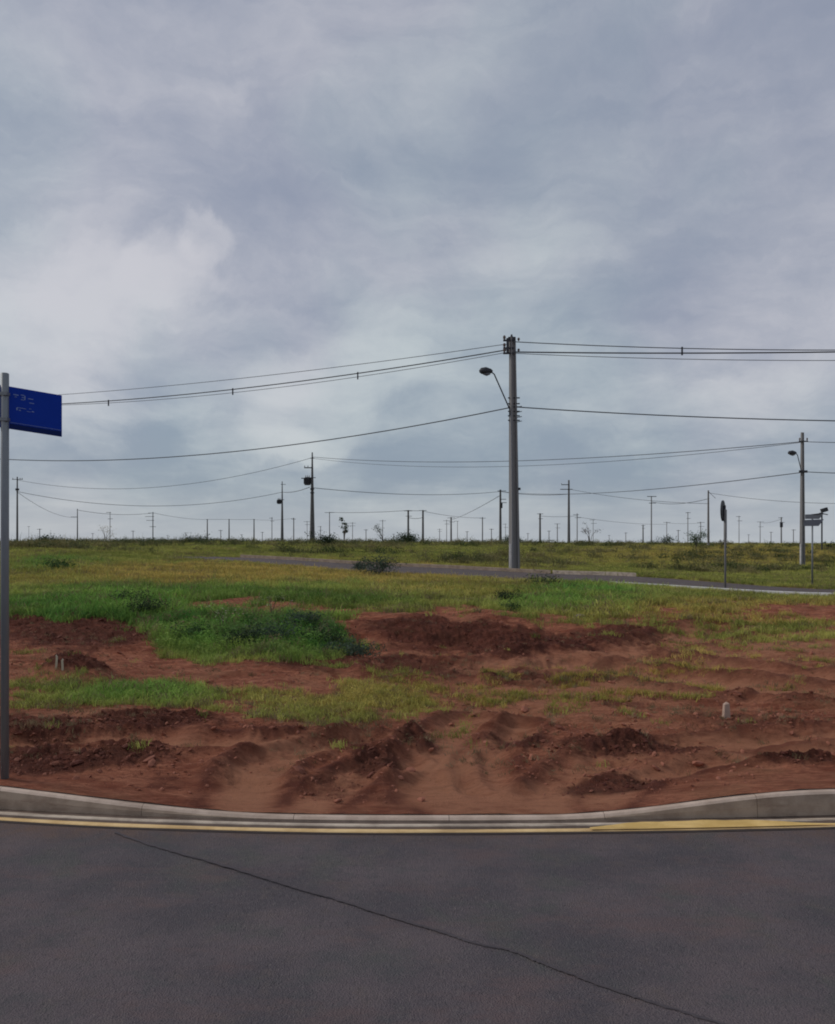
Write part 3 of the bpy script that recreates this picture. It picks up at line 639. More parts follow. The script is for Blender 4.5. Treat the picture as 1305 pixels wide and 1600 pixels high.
def insulator(root, p, r=.05, h=.16):
    mb = MB(); x, y, z = p
    mb.tube([(x, y, z), (x, y, z + h * .3), (x, y, z + h * .35), (x, y, z + h * .6), (x, y, z + h * .65), (x, y, z + h)], [r * .5, r * .5, r, r * .7, r, r * .45], 8)
    return mb.build('insulator', M['porc'], root)
def crossarm(root, x0, x1, z, th=.09, y=-.14, ins=()):
    a = MB().box(((x0 + x1) / 2, y, z), (abs(x1 - x0), th, th)).build('crossarm', M['darkmetal'], root)
    for q_ in ins: insulator(root, (q_, y, z + th / 2), .06, .2)
    return a
def lamp(root, xa, za, xb, zb, m=None):
    MB().tube([(xa, -.12, za - .25), (xa, -.14, za), (xb + .17, -.25, zb - .10), (xb + .03, -.25, zb + .01)], .028, 8).build('lamp_arm', M['darkmetal'], root)
    mb = MB(); mb.tube([(xb + .10, -.25, zb + .01), (xb + .02, -.25, zb + .03), (xb - .18, -.25, zb + .05), (xb - .38, -.25, zb + .04), (xb - .46, -.25, zb + .02)], [.05, .10, .155, .13, .05], 10)
    h = mb.build('lamp_head', M['darkmetal'], root, True)
    MB().tube([(xb - .30, -.25, zb - .07), (xb - .15, -.25, zb - .085), (xb - .0, -.25, zb - .06)], [.05, .09, .05], 8).build('lamp_glass', M['signback'], h, True)
def transformer(root, x, z, w, h):
    mb = MB(); mb.tube([(x, -.2, z - h / 2), (x, -.2, z - h / 2 + .05), (x, -.2, z + h / 2 - .05), (x, -.2, z + h / 2)], [w * .44, w * .5, w * .5, w * .42], 14)
    o = mb.build('transformer', M['darkmetal'], root)
    f = MB()
    for k in range(9):
        a = math.pi * (k / 8) + math.pi; f.box((x + math.cos(a) * w * .54, -.2 + math.sin(a) * w * .54, z), (.03, .12, h * .7), Matrix.Rotation(a + math.pi / 2, 3, 'Z'))
    f.build('cooling_fin', M['darkmetal'], o)
    for k in (-.28, 0, .28):
        b = MB().tube([(x + k * w, -.2, z + h / 2), (x + k * w, -.2, z + h / 2 + .24)], [.05, .03], 6).build('bushing', M['porc'], o)
    MB().box((x + w * .5, -.1, z + h * .45), (w * 1.6, .08, .08)).build('mounting_bracket', M['darkmetal'], o)
POLE = {}
def pole(key, px, ytop, H, label, w0=.36, w1=.17, m=None, rz=.35, lean=0.0, group='concrete utility poles', d=None, cat='utility pole', name='utility_pole'):
    if d is None: d = solve_d(px, ytop, H)
    X = (px - CX) / F * d; z = gz(X, d) 
    root = tag(empty(name, (X, d, z)), label, cat, group)
    s_ = shaft(root, H, w0, w1, m or M['conc'], lean); s_.rotation_euler = (0, 0, rz if X < d * .1 else -.0 + rz)
    POLE[key] = (root, X, d, z, H); return root, d, H
A_, dA, HA = pole('A', 804, 527, 9.9, 'tallest concrete pole at centre right, with a street lamp on a long slanting arm', .40, .23, lean=-.10, rz=.42)
k = dA / F                                          # metres per photo pixel at the pole
zA = lambda y: (HY - y) * k + CAMH - POLE['A'][3]
tb = MB().box((-.30, -.12, zA(541)), (.10, .10, .62)).build('top_bracket', M['darkmetal'], A_)
for y in (533, 545, 553):
    MB().box((-.27, -.12, zA(y)), (.44, .07, .07)).build('bracket_arm', M['darkmetal'], A_); insulator(A_, (-.44, -.12, zA(y) + .03), .07, .18)
for y in (534, 551): insulator(A_, (.16, -.14, zA(y)), .06, .14)
MB().tube([(-.12, 0, HA), (-.12, 0, HA + .14)], [.07, .03], 8).build('pole_cap', M['darkmetal'], A_)
MB().box((-.12, 0, HA - .06), (.30, .24, .14)).build('top_collar', M['darkmetal'], A_)
lamp(A_, -.22, zA(640), -1.05, zA(583))
for y in (622, 631, 636, 643, 650, 657): MB().box((-.03, -.05, zA(y)), (.50, .05, .045)).build('clamp_band', M['darkmetal'], A_)
for y in (637, 645, 653, 660):
    MB().tube([(.10, -.12, zA(y)), (.30, -.14, zA(y) + .04)], .016, 5).build('step_bolt', M['darkmetal'], A_)
MB().tube([(-.16, -.17, zA(640)), (-.14, -.18, zA(700)), (-.12, -.20, zA(780)), (-.10, -.20, .0)], .018, 6).build('earth_cable', M['signback'], A_)
MB().box((.20, -.05, zA(764)), (.10, .10, .10)).build('inspection_hook', M['darkmetal'], A_)

B_, dB, HB = pole('B', 1254, 675, 9.0, 'concrete pole near the right edge with a small lamp arm', .31, .17, rz=.38)
kB = dB / F; zB = lambda y: (HY - y) * kB + CAMH - POLE['B'][3]
lamp(B_, -.12, zB(738), -.62, zB(709)); crossarm(B_, -.3, .3, zB(690), .08, -.14, (-.25, .25))
MB().box((0, -.12, zB(737)), (.55, .08, .16)).build('clamp_band', M['darkmetal'], B_)
C_, dC, HC = pole('C', 488, 707, 11.0, 'tall pole left of centre carrying a big box transformer on its left side', .60, .13, m=M['concfar'])
kC = dC / F; zC = lambda y: (HY - y) * kC + CAMH - POLE['C'][3]
crossarm(C_, -.95, .1, zC(731), .12, -.16, (-.9, -.5)); transformer(C_, -.55, zC(752), .75, .95); MB().box((-.7, -.2, zC(747.5)), (1.2, .12, .10)).build('platform_arm', M['darkmetal'], C_)
crossarm(C_, -.25, .25, zC(716), .08); MB().box((0, 0, zC(764)), (.46, .36, .15)).build('clamp_band', M['darkmetal'], C_)
MB().box((0, 0, zC(770)), (.46, .36, .12)).build('clamp_band', M['darkmetal'], C_)
D_, dD, HD = pole('D', 441, 752, 10.0, 'slender pole with a small dark equipment box, second pole left of the transformer pole', .48, .11, m=M['concfar'])
kD = dD / F; zD = lambda y: (HY - y) * kD + CAMH - POLE['D'][3]
transformer(D_, -.45, zD(784), .62, .72); crossarm(D_, -.2, .6, zD(757), .07); 
E_, dE, HE = pole('E', 27, 745, 10.0, 'leftmost far pole, standing just right of the blue sign post', .30, .16, m=M['concfar'])
crossarm(E_, -.7, .9, HE - .4, .08, -.14, (-.6, 0.5, .8)); MB().box((0, 0, HE - 1.9), (.42, .34, .3)).build('clamp_band', M['darkmetal'], E_)
F_, dF, HF = pole('F', 121, 795, 9.0, 'far pole with one stub arm between the leftmost pole and the three armed mast', .34, .18, m=M['concfar'])
crossarm(F_, -1.6, 0, HF - 2.1, .09, -.14)
G_, dG, HG = pole('G', 239, 800, 9.0, 'far mast with three stacked cross arms above the grassy crest on the left', .30, .20, m=M['concfar'])
for q_, w_ in ((.3, 1.3), (1.3, 2.2), (2.4, 1.8)): crossarm(G_, -w_, .4, HG - q_, .11, -.14)
crossarm(G_, -.9, .9, HG - 4.2, .11)
for i, (px, yt, lb) in enumerate([(324, 811, 'leftmost of the three equal short poles in a row on the left crest'), (358, 811, 'middle of the three equal short poles in a row on the left crest'), (397, 811, 'rightmost of the three equal short poles in a row on the left crest')]):
    pole('H%d' % i, px, yt, 9.0, lb, .50, .30, m=M['concfar'], group='short poles on the left crest')
    crossarm(POLE['H%d' % i][0], -.35, .35, 8.85, .12, -.25)
K_, dK, HK = pole('K', 782, 765, 9.5, 'dark far pole standing just left of the tallest pole, with two short brackets', .42, .26, m=M['darkmetal'] if 0 else M['concfar'])
crossarm(K_, -.5, 1.0, HK - .25, .10); crossarm(K_, 0, 1.0, HK - 1.7, .10); crossarm(K_, 0, 1.1, HK - 2.3, .10); MB().box((.2, -.2, HK - 2.8), (.3, .3, .9)).build('fuse_box', M['darkmetal'], K_)
L_, dL, HL = pole('L', 889, 750, 11.0, 'tall far pole with two crossed arms, right of the tallest pole', .42, .22, m=M['concfar'])
crossarm(L_, -1.3, .1, HL - .8, .12, -.14, (-1.3,)); crossarm(L_, -1.5, .6, HL - 1.6, .12)
N_, dN, HN = pole('N', 1107, 766, 8.0, 'pole with a pale foot, standing left of the round traffic sign', .30, .17, m=M['conc'])
MB().tube([(0.05, -.1, HN - .25), (1.0, -.1, HN - 1.15)], .03, 5).build('stay_rod', M['darkmetal'], N_)
FAR = [(425, 808, .6, 'thin faint pole between the short row and the slender pole with a box'), (459, 809, .8, 'faint pole in the gap between the two poles that carry boxes'),
       (501, 822, .8, 'low faint pole immediately right of the transformer pole'), (515, 800, .6, 'faint mast with a wide arm, second right of the transformer pole'),
       (551, 816, .6, 'thin faint pole right of the leafy sapling on the skyline'), (598, 812, .6, 'faint pole behind the twiggy shrub at mid skyline'),
       (638, 797, 1.2, 'left one of the two dark twin poles at mid skyline'), (661, 797, 1.1, 'right one of the two dark twin poles at mid skyline'),
       (687, 826, .8, 'stubby far pole right of the two matching dark poles'), (698, 812, .5, 'hair thin pole just left of the stout dark far pole'),
       (705, 808, 1.5, 'stout dark far pole between the twin poles and the dark bracketed pole'), (715, 814, .5, 'hair thin pole just right of the stout dark far pole'),
       (754, 808, .8, 'far pole standing left of the dark pole with two brackets'), (844, 802, 1.1, 'far pole with a crossarm, first right of the tallest pole'),
       (871, 818, .8, 'short far pole left of the tall pole with crossed arms'), (902, 802, .6, 'faint far pole carrying a wide arm, right of the tall pole with crossed arms'),
       (1005, 820, 1.4, 'short dark stump pole on the skyline right of the mid field sapling'), (1018, 775, .5, 'tall faint mast with a top arm above the right field'),
       (1042, 815, .6, 'faint white insulated pole with a shrub at its foot'), (1075, 800, .5, 'thin faint pole left of the bushy sapling'), (1095, 815, .7, 'thin pole rising behind the bushy sapling'),
       (1188, 815, .6, 'thin faint pole between the round sign and the right lamp pole'), (1221, 808, .9, 'far pole with a swollen middle, left of the right lamp pole'),
       (480, 814, .5, 'faint pole behind the shaft gap left of the transformer pole'), (927, 812, .45, 'faint thin pole above the twiggy saplings right of centre'), (790, 818, .5, 'thin pole seen close behind the tallest pole'), (172, 800, .45, 'very faint pole between the stub armed pole and the three arm mast'), (1155, 806, .45, 'very faint pole right of the round traffic sign'), (45, 822, .45, 'low faint pole right of the leftmost far pole')]
rnd = random.Random(4)
for i, (px, yt, wk, lb) in enumerate(FAR):
    H = 9.0 if wk > .65 else 10.0
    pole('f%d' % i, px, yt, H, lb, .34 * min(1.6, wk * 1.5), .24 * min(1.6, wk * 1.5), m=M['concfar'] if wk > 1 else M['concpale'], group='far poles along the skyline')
    ro = POLE['f%d' % i][0]
    w_ = rnd.uniform(.8, 1.7)
    crossarm(ro, -w_, w_ * rnd.choice((.4, 1, 1)), H - rnd.uniform(.1, .5), .13, -.3)
    if rnd.random() < .6: crossarm(ro, -w_ * .6, w_ * .9, H - rnd.uniform(1.4, 2.4), .12, -.3)
    if px == 1221: MB().box((0, -.1, H - 2.6), (.8, .5, 1.6)).build('equipment_box', M['darkmetal'], ro)
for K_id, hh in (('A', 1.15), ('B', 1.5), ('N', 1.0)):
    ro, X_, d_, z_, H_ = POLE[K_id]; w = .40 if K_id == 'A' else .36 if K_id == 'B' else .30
    o = MB().box((-w * .44, -w * .29, hh / 2 - .15), (w * .20, w * .20, hh + .3)).build('pale_flange_edge', M['white_kerb'], ro); o.rotation_euler = (0, 0, ro.children[0].rotation_euler.z)  # pale strip up the left flange foot, sharing the white kerb material
for i, px in enumerate((62, 145, 208, 262, 290, 345, 378, 410, 572, 615, 730, 768, 825, 858, 952, 978, 1060, 1170, 1205, 1240)):
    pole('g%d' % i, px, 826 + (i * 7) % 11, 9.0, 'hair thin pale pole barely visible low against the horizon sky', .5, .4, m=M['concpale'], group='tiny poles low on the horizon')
    crossarm(POLE['g%d' % i][0], -1.4, 1.4, 8.6, .22, -.4)
# support poles just outside the picture
AL = pole('AL', -166, 0, 10.3, 'concrete pole beyond the left picture edge that takes the lamp pole cables', .40, .23, d=55)[0]
AR = pole('AR', 652.5 + 1250 * 38 / 29, 0, 9.9, 'concrete pole beyond the right picture edge that takes the lamp pole cables', .40, .23, d=29)[0]
BR = pole('BR', 1750, 0, 9.0, 'concrete pole further beyond the right picture edge', .36, .19, d=46)[0]

# ------------------------------------------------------------------ cables
def P3(px, py, d): return Vector(((px - CX) / F * d, d, CAMH + (HY - py) / F * d))
def wire(p, q_, sag, rad, label, name='power_cable', n=30, group='overhead cables', spacers=()):
    p = Vector(p); q_ = Vector(q_); pts = [p.lerp(q_, i / n) - Vector((0, 0, 4 * sag * (i / n) * (1 - i / n))) for i in range(n + 1)]
    o = MB(); o.tube([a - p for a in pts], rad, 5); o = o.build(name, M['wire']); o.location = p
    tag(o, label, 'cable', group)
    for px in spacers:
        best = min(pts, key=lambda a: abs(px_at(a.x, a.y) - px)) - p
        MB().box(best + Vector((0, 0, -.11)), (.06, .05, .34)).build('cable_spacer', M['darkmetal'], o)
    return o
aL = lambda y: P3(795, y, dA - .12); 
XL = POLE['AL']; XR = POLE['AR']; XB = POLE['BR']
def at(K, dz, dx=0): return Vector((K[1] + dx, K[2] - .12, K[3] + K[4] - dz))
wire(aL(537), at(XL, .35), .55, .014, 'thin top cable running down left from the tallest pole')
wire(aL(546), at(XL, .62), .85, .026, 'thick bundled cable with spacers running left from the tallest pole', spacers=(557, 350, 182))
wire(aL(550), at(XL, .35, .3), 1.05, .013, 'thin lower cable crossing beneath the thick one, left of the tallest pole')
wire(P3(796, 637, dA - .15), at(XL, 3.5), 1.5, .024, 'lower cable sagging to the left edge from lamp arm height')
wire(P3(803, 534, dA - .15), at(XR, .30), .66, .020, 'top cable with one spacer, running right from the tallest pole', spacers=(1088,))
wire(P3(803, 550, dA - .15), at(XR, .55), .35, .030, 'thick cable just beneath the top one, right of the tallest pole')
wire(P3(803, 552, dA + .05), at(XR, .75), .60, .014, 'thin cable below the thick one, right of the tallest pole')
wire(P3(808, 636, dA - .15), at(XR, 3.35), .62, .024, 'lower cable running right from lamp arm height of the tallest pole')
wire(P3(1254, 690, dB - .14), P3(488, 714, dC - .16), .95, .026, 'long upper cable from the right lamp pole to the transformer pole')
wire(P3(1254, 691, dB + .14), P3(488, 716, dC + .16), 1.35, .018, 'companion cable hanging just below the long upper cable')
wire(P3(1254, 738, dB - .14), P3(782, 768, dK - .2), .9, .030, 'lower cable from the right lamp pole down to the dark far pole')
wire(P3(1254, 690, dB - .14), at(XB, .3), .5, .022, 'upper cable leaving the right lamp pole to the right')
wire(P3(1254, 737, dB - .14), at(XB, 2.3), .5, .026, 'lower cable leaving the right lamp pole to the right')
wire(P3(488, 715, dC - .1), P3(27, 750, dE - .1), 2.4, .026, 'upper cable from the transformer pole to the leftmost far pole')
wire(P3(484, 761, dC - .3), P3(441, 769, dD - .1), .25, .040, 'short thick cable between the two poles that carry boxes')
wire(P3(441, 769, dD - .1), P3(27, 768, dE - .1), 2.2, .034, 'low cable from the slender box pole to the leftmost far pole')
wire(P3(782, 768, dK - .2), P3(488, 762, dC - .2), .7, .036, 'cable from the dark far pole to the transformer pole')
wire(P3(782, 768, dK - .2), P3(889, 772, dL - .2), .35, .040, 'cable from the dark far pole to the tall pole with crossed arms')
wire(P3(889, 764, dL - .2), P3(1107, 787, dN - .1), .5, .030, 'cable from the crossed arm pole to the pale footed pole')
wire(P3(1107, 770, dN - .1), P3(1480, 781, 90), .9, .026, 'low horizontal cable behind the right lamp pole')
def link(a, b, dz=.2, sag=.3, rad=.05, lb=''):
    A0, B0 = POLE[a], POLE[b]; wire(Vector((A0[1], A0[2] - .3, A0[3] + A0[4] - dz)), Vector((B0[1], B0[2] - .3, B0[3] + B0[4] - dz)), sag, rad, lb, n=12, group='far cables between skyline poles')
link('G', 'H0', .2, .5, .045, 'cable from the three arm mast to the short pole row')
link('H0', 'H1', .15, -.02, .05, 'cable between the left and middle short poles'); link('H1', 'H2', .15, .05, .05, 'cable between the middle and right short poles')
link('F', 'G', .3, .8, .05, 'cable from the stub armed pole to the three arm mast'); link('H2', 'f1', .2, .4, .04, 'cable from the short pole row towards the box poles')
link('f3', 'f6', .1, .3, .06, 'long straight cable reaching the left twin pole'); link('f6', 'f7', .1, .1, .06, 'top cable between the twin dark poles'); link('f6', 'f7', 2.0, .3, .06, 'second cable between the twin dark poles')
link('f7', 'f12', .3, .5, .05, 'cable from the right twin pole past the stout dark pole'); link('f10', 'K', 1.0, .4, .05, 'cable from the stout dark pole to the bracketed far pole')
link('f13', 'f15', .8, .3, .05, 'cable behind the crossed arm pole'); link('f17', 'N', 1.2, .6, .04, 'cable from the tall faint mast to the pale footed pole')
link('f18', 'f20', .6, .3, .05, 'cable over the bushy sapling'); link('f15', 'f18', 1.2, .8, .05, 'cable above the right field skyline'); link('f21', 'f22', .6, .5, .05, 'cable left of the right lamp pole'); link('E', 'F', 2.2, 1.2, .03, 'cable from the leftmost far pole to the stub armed pole')

# ------------------------------------------------------------------ signs
dS = 5.44; sx = (7.5 - CX) / F * dS; kS = dS / F
zg = gz(sx, dS)
sp_ = tag(empty('street_name_sign', (sx, dS, zg)), 'blue street name plate on a grey steel post beside the near kerb', 'street sign')
Hs = (HY - 583) * kS + CAMH - zg
MB().tube([(0, 0, -.3), (0, 0, Hs - .004), (0, 0, Hs)], [.0265, .0265, .022], 18).build('post', M['galv'], sp_, True)
zz = lambda y: (HY - y) * kS + CAMH - zg
ang = R(24)                                          # plate swings away to the right
Lp = .355; pr = Vector((math.cos(ang), math.sin(ang), 0)); nrm = Vector((-math.sin(ang), math.cos(ang), 0)) * -1
zt0, zb0 = zz(602.5), zz(669)
def pp(u, v, off=0.0):                               # u along plate (m, from post), v 0 bottom..1 top
    sl = -.040 * u / Lp                              # the plate hangs a little out of true
    return Vector((.0, 0, 0)) + pr * u + Vector((0, 0, zb0 + (zt0 - zb0) * v + sl)) + nrm * off
def plate(u0, u1, v0, v1, off0, off1, name, m, parent):
    mb = MB(); P = [pp(a, b, o) for o in (off0, off1) for a, b in ((u0, v0), (u1, v0), (u1, v1), (u0, v1))]
    mb.add(P, [(0, 1, 2, 3), (7, 6, 5, 4), (0, 4, 5, 1), (1, 5, 6, 2), (2, 6, 7, 3), (3, 7, 4, 0)]); return mb.build(name, m, parent)
pl_ = plate(-.10, Lp, 0, 1, -.004, .004, 'name_plate', M['blue'], sp_)
for o in [pl_]:
    bv = o.modifiers.new('edge', 'BEVEL'); bv.width = .002; bv.segments = 2
plate(.03, Lp - .003, .012, .125, .0042, .0065, 'lower_band', M['dkblue'], pl_)
plate(.03, Lp - .006, .152, .160, .0042, .0060, 'white_rule', M['signwhite'], pl_)
mk = [(.052, .084, .815, .835), (.060, .074, .770, .782), (.098, .120, .835, .852), (.104, .124, .780, .795), (.098, .120, .725, .740), (.120, .126, .740, .835),
      (.142, .175, .775, .792), (.150, .180, .680, .695), (.075, .130, .525, .537), (.070, .078, .47, .525), (.086, .098, .465, .485), (.150, .162, .540, .552), (.165, .180, .478, .500), (.135, .160, .470, .480)]
for a, b, c, e in mk: plate(a, b, c, e, .0042, .0058, 'lettering', M['signwhite'], pl_)
for v in (.8, .2): MB().box(Vector((0, 0, zb0 + (zt0 - zb0) * v)), (.062, .062, .022)).build('clamp', M['galv'], sp_)

# round traffic sign seen almost edge on
dR = unproj(1134, 919)[1]; X = (1133.5 - CX) / F * dR; z = gz(X, dR); kR = dR / F
rs = tag(empty('round_traffic_sign', (X, dR, z)), 'round traffic sign turned almost edge on, seen dark from behind on a thin post', 'traffic sign')
Hr = (HY - 784) * kR + CAMH - z
MB().tube([(0, 0, -.3), (0, 0, (HY - 848) * kR + CAMH - z), (0, 0, (HY - 840) * kR + CAMH - z), (0, 0, Hr - .25)], [.030, .032, .05, .05], 10).build('post', M['conc'], rs, True)
a = R(58); cz = (HY - 798) * kR + CAMH - z; n_ = Vector((math.sin(a), -math.cos(a), 0)); tv = Vector((math.cos(a), math.sin(a), 0))
mb = MB(); V = []
for off in (-.02, .02):
    for kk in range(28):
        q_ = 2 * math.pi * kk / 28; V.append(tv * .30 * math.cos(q_) + Vector((0, 0, cz + .33 * math.sin(q_))) + n_ * (off - .05) + Vector((-.03, -.02, 0)))
mb.add(V, [tuple(range(28)), tuple(range(28, 56))] + [(i, (i + 1) % 28, 28 + (i + 1) % 28, 28 + i) for i in range(28)]); mb.build('sign_disc', M['darkmetal'], rs)
MB().box((-.02, .0, cz), (.06, .05, .34)).build('mounting_bracket', M['darkmetal'], rs)
# street name plates at the right
dQ = unproj(1270, 917)[1]; X = (1269.5 - CX) / F * dQ; z = gz(X, dQ); kQ = dQ / F
qs = tag(empty('street_name_sign', (X, dQ, z)), 'pair of grey street name plates on a thin post near the right edge', 'street sign')
zq = lambda y: (HY - y) * kQ + CAMH - z
MB().tube([(0, 0, -.3), (0, 0, zq(803))], .03, 10).build('post', M['galv'], qs, True)
for nm, ya, yb, x0, x1, tx, m in (('upper_plate', 804, 811, -.25, .32, .15, M['galv']), ('lower_plate', 812.5, 822, -.25, .27, -.25, M['signback'])):
    Rm = Matrix.Rotation(tx, 3, 'Z'); P = []
    for o in (-.006, .006):
        for a, b in ((x0, yb), (x1 - .1, yb), (x1 + .05, ya - 1), (x0, ya)): v = Rm @ Vector((a * 1.15, o, 0)); P.append((v.x - .02, v.y - .06, zq(b)))
    mb = MB(); mb.add(P, [(0, 1, 2, 3), (7, 6, 5, 4), (0, 4, 5, 1), (1, 5, 6, 2), (2, 6, 7, 3), (3, 7, 4, 0)]); mb.build(nm, m, qs)
MB().tube([(.0, -.05, zq(804)), (.35, -.05, zq(802))], .02, 6).build('bracket', M['darkmetal'], qs)
# floodlight post at right edge
dW = 95; X = (1284.5 - CX) / F * dW; z = gz(X, dW); kW = dW / F; zw = lambda y: (HY - y) * kW + CAMH - z
ws = tag(empty('floodlight_post', (X, dW, z)), 'thin dark post topped by a tilted square floodlight at the far right', 'floodlight')
MB().tube([(0, 0, -.4), (0, 0, zw(800))], .09, 8).build('post', M['darkmetal'], ws)
MB().box((.18, -.2, zw(797)), (.72, .4, .45), Matrix.Rotation(-.3, 3, 'Y')).build('lamp_head', M['darkmetal'], ws)
MB().box((.1, -.2, zw(803)), (1.0, .12, .10), Matrix.Rotation(.2, 3, 'Y')).build('bracket', M['darkmetal'], ws)

# stakes and marker
for i, (px, yt, yb, lb) in enumerate([(88, 1050, 1067, 'left one of the two thin pale stakes in the grass patch near the dark mound'), (98, 1053, 1068, 'right one of the two thin pale stakes in the grass patch near the dark mound')]):
    X, d_ = unproj(px, yb); z = gz(X, d_); h = (yb - yt) * d_ / F
    o = MB().box((0, 0, h / 2 - .05), (.018, .014, h + .1), Matrix.Rotation(.06 * (1 - 2 * i), 3, 'Y')).add([(-.009, -.007, h), (.009, -.007, h), (.009, .007, h), (-.009, .007, h), (0, 0, h + .02)], [(0, 1, 4), (1, 2, 4), (2, 3, 4), (3, 0, 4)]).build('stake', M['pale']); o.location = (X, d_, z)
    tag(o, lb, 'stake', 'pale survey stakes')
X, d_ = unproj(1135, 1124); z = gz(X, d_)
o = MB().add([(-.035, -.035, -.1), (.035, -.035, -.1), (.035, .035, -.1), (-.035, .035, -.1), (-.022, -.022, .13), (.022, -.022, .14), (.022, .022, .14), (-.022, .022, .13), (0, 0, .155)],
             [(0, 1, 5, 4), (1, 2, 6, 5), (2, 3, 7, 6), (3, 0, 4, 7), (4, 5, 8), (5, 6, 8), (6, 7, 8), (7, 4, 8)]).build('boundary_marker', M['stone']); o.location = (X, d_, z); o.data.materials[0] = M['marker']
tag(o, 'small squat pale boundary marker in the red earth on the right', 'marker')
# pale stones on the bank
for i, (px, py, s_, lb) in enumerate([(905, 966, .08, 'largest grey stone on the top edge of the eroded bank'), (930, 963, .05, 'small grey stone just right of the largest one on the bank')]):
    X, d_ = unproj(px, py); z = gz(X, d_); bm = bmesh.new(); bmesh.ops.create_icosphere(bm, subdivisions=2, radius=s_)
    rr = random.Random(i)
    for v in bm.verts: v.co = Vector((v.co.x * 1.3, v.co.y, v.co.z * .6)) * rr.uniform(.85, 1.12)
    me = bpy.data.meshes.new('stone'); bm.to_mesh(me); bm.free(); me.materials.append(M['stone']); o = bpy.data.objects.new('stone', me); col.objects.link(o); o.location = (X, d_, z + s_ * .15); tag(o, lb, 'stone')

# ------------------------------------------------------------------ shrubs and saplings
def shrub(px, d_, w, h, nleaf, ls, mat, label, name='shrub', cat='shrub', seed=0, base_h=0.0, sparse=False):
    X = (px - CX) / F * d_; z = gz(X, d_); rr = random.Random(seed * 7 + 1)
    root = tag(empty(name, (X, d_, z)), label, cat)
    st = MB(); lf = MB(); tips = []
    nb = 5 if sparse else 9
    for i in range(nb):
        a = rr.uniform(0, 6.28); rad = w * .5 * rr.uniform(.3, 1.0); hh = h * rr.uniform(.55, 1.0)
        p = [(0, 0, -.05), (math.cos(a) * rad * .25, math.sin(a) * rad * .25, base_h + (hh - base_h) * .4), (math.cos(a) * rad, math.sin(a) * rad, hh)]
        st.tube(p, [ls * .22 + h * .008, ls * .15 + h * .005, ls * .05 + h * .002], 5); tips.append(p)
    cl_ = []
    for p in tips:
        for k_ in range(3):
            f = rr.uniform(.45, 1.0); q0, q1 = Vector(p[1]), Vector(p[2]); c = q0.lerp(q1, f) + Vector((rr.gauss(0, w * .07), rr.gauss(0, w * .07), rr.gauss(0, h * .06))); cl_.append((c, w * rr.uniform(.10, .2)))
    if not sparse:
        for k_ in range(8): cl_.append((Vector((rr.gauss(0, w * .2), rr.gauss(0, w * .2), h * rr.uniform(.1, .5))), w * .2))
    for i in range(nleaf):
        c, s_ = rr.choice(cl_); lf.add([], []); s_ *= (.45 if sparse else .85); q0 = c + Vector((rr.gauss(0, s_), rr.gauss(0, s_), rr.gauss(0, s_ * .6))); q0.z = max(q0.z, .02); leafq(lf, q0, rr, ls * rr.uniform(.6, 1.3))
    st.build('stems', M['bark'], root); lf.build('foliage', mat, root)
    return root
D = lambda px, py: unproj(px, py)[1]
shrub(592, D(592, 903), 1.25, .72, 1500, .035, M['leafblue'], 'dusty blue green bush on the near edge of the far street, left of centre', seed=1)
shrub(562, D(562, 893), .8, .45, 600, .035, M['leafblue'], 'smaller greyish bush just left of the dusty blue green one', seed=2)
shrub(505, 56, 1.7, 1.0, 900, .07, M['leafdark'], 'dark bush on the far verge right of the transformer pole foot', seed=3)
shrub(93, D(93, 897), 1.0, .45, 900, .03, M['leaf'], 'bright green weed clump in the grass right of the sign post', seed=4)
shrub(850, D(850, 921), .95, .38, 900, .026, M['leafdark'], 'dark low bush at the street edge right of the tallest pole', seed=5)
shrub(798, D(798, 946), .5, .32, 700, .02, M['leafdark'], 'dark weed tuft in front of the tallest pole, in green grass', seed=6)
shrub(890, D(890, 925), .4, .22, 400, .02, M['leafdark'], 'tiny dark bush between the low bush and the white kerb', seed=7)
shrub(205, D(205, 950), .6, .28, 700, .02, M['leafdark'], 'dark weed hummock on the left green strip', seed=8)
shrub(635, 75, 2.8, .9, 1800, .08, M['leafdark'], 'wide dark bush on the skyline beneath the twin poles', seed=9)
shrub(1088, 90, 1.9, 2.0, 1100, .08, M['leaf'], 'bushy green sapling on the skyline left of the pale footed pole', 'sapling', 'sapling', 10, .5)
shrub(1041, 105, 3.2, 1.1, 600, .1, M['leafdark'], 'low dark bush on the skyline below a faint white pole', seed=11)
shrub(538, 95, 1.9, 3.0, 420, .1, M['leafdark'], 'tall thin leafy sapling right of the transformer pole', 'sapling', 'sapling', 12, .4, True)
shrub(600, 92, 2.6, 2.2, 220, .08, M['leafdark'], 'twiggy shrub on the skyline left of the twin poles', seed=13, sparse=True)
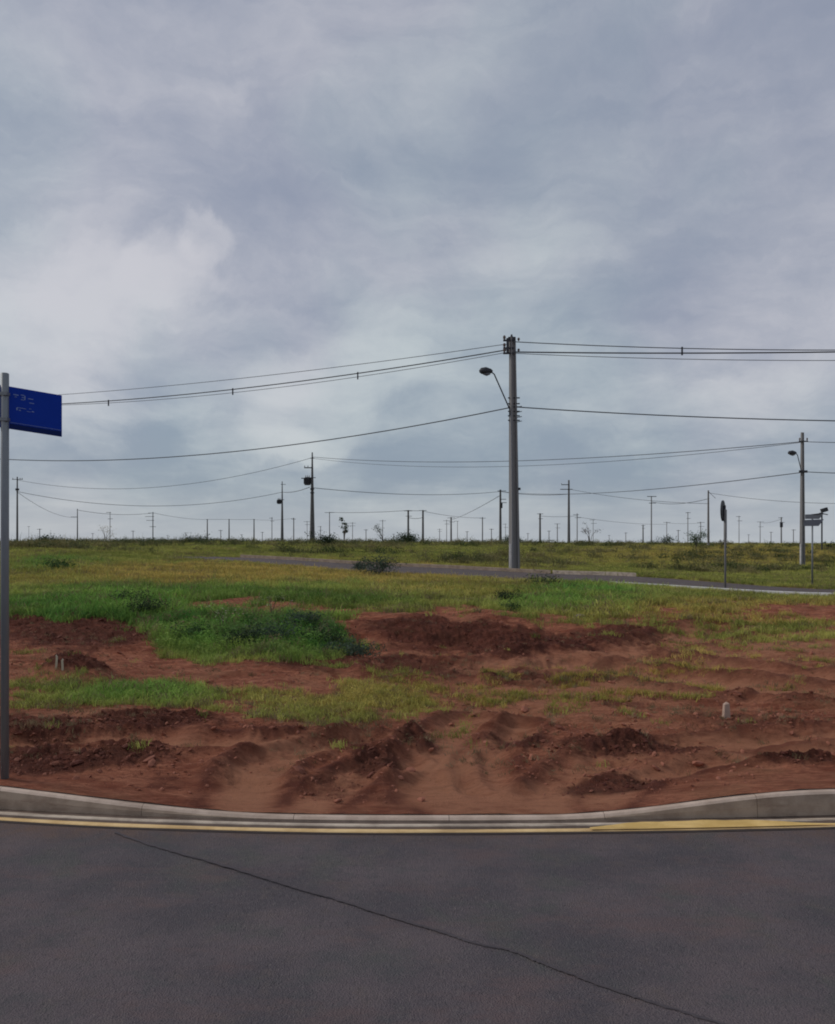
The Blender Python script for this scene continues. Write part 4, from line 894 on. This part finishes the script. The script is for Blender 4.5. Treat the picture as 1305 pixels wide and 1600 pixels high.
shrub(922, 110, 3.4, 3.0, 160, .1, M['bark'], 'nearly bare twiggy sapling right of the crossed arm pole', 'sapling', 'sapling', 14, .6, True)
shrub(1292, 95, 2.4, 1.5, 240, .09, M['leafdark'], 'twiggy bush at the far right edge by the floodlight', seed=15, sparse=True)
shrub(1128, 88, .9, 1.5, 120, .07, M['bark'], 'brown dry stalk plant left of the round traffic sign post', 'dry_plant', 'plant', 16, .2, True)
shrub(800, 110, 3.0, .9, 1600, .09, M['leafdark'], 'low far scrub on the skyline at the tallest pole', seed=17)
shrub(300, 62, 2.6, .45, 1500, .06, M['leafdark'], 'low dark scrub on the crest below the short pole row', seed=18)
shrub(75, 75, 3.0, .5, 1500, .07, M['leafdark'], 'low dark scrub on the crest between the two leftmost poles', seed=19)
shrub(165, 95, 3.6, 2.2, 140, .08, M['pale'], 'pale dry feathery plant on the left skyline', 'dry_plant', 'plant', 20, .3, True)
shrub(800, D(800, 960), .35, .2, 300, .018, M['leaf'], 'small green tuft at the top of the eroded bank', seed=21)

for i, (px, py, w, h, m_, lb) in enumerate([(440, 1012, .75, .42, 'leafblue', 'dusty bluish weed bush in the middle of the tall green weeds'), (500, 1018, .8, .36, 'leafdark', 'dark spreading bush at the right end of the tall green weeds'),
        (372, 1015, .6, .38, 'leafdark', 'dark bush at the front left of the tall green weeds'), (300, 1000, .55, .34, 'leaf', 'fresh green bush at the left end of the tall green weeds'),
        (545, 1030, .7, .24, 'leafblue', 'low greyish weed straggling over bare earth right of the tall weeds'), (470, 985, .6, .36, 'leafblue', 'grey green bush at the back of the tall green weeds'),
        (235, 962, .7, .34, 'leafdark', 'dark weed bush on the left green strip above the bare earth')]):
    shrub(px, D(px, py), w, h * .72, 1500, .018, M[m_], lb, seed=30 + i)
shrub(350, D(350, 985), .7, .5, 90, .012, M['pale'], 'pale dead twiggy weed sticking out of the tall green weeds', 'dry_plant', 'plant', 41, .1, True)
shrub(425, D(425, 975), .6, .5, 90, .012, M['pale'], 'pale dead stalks behind the dusty bluish weed bush', 'dry_plant', 'plant', 42, .1, True)
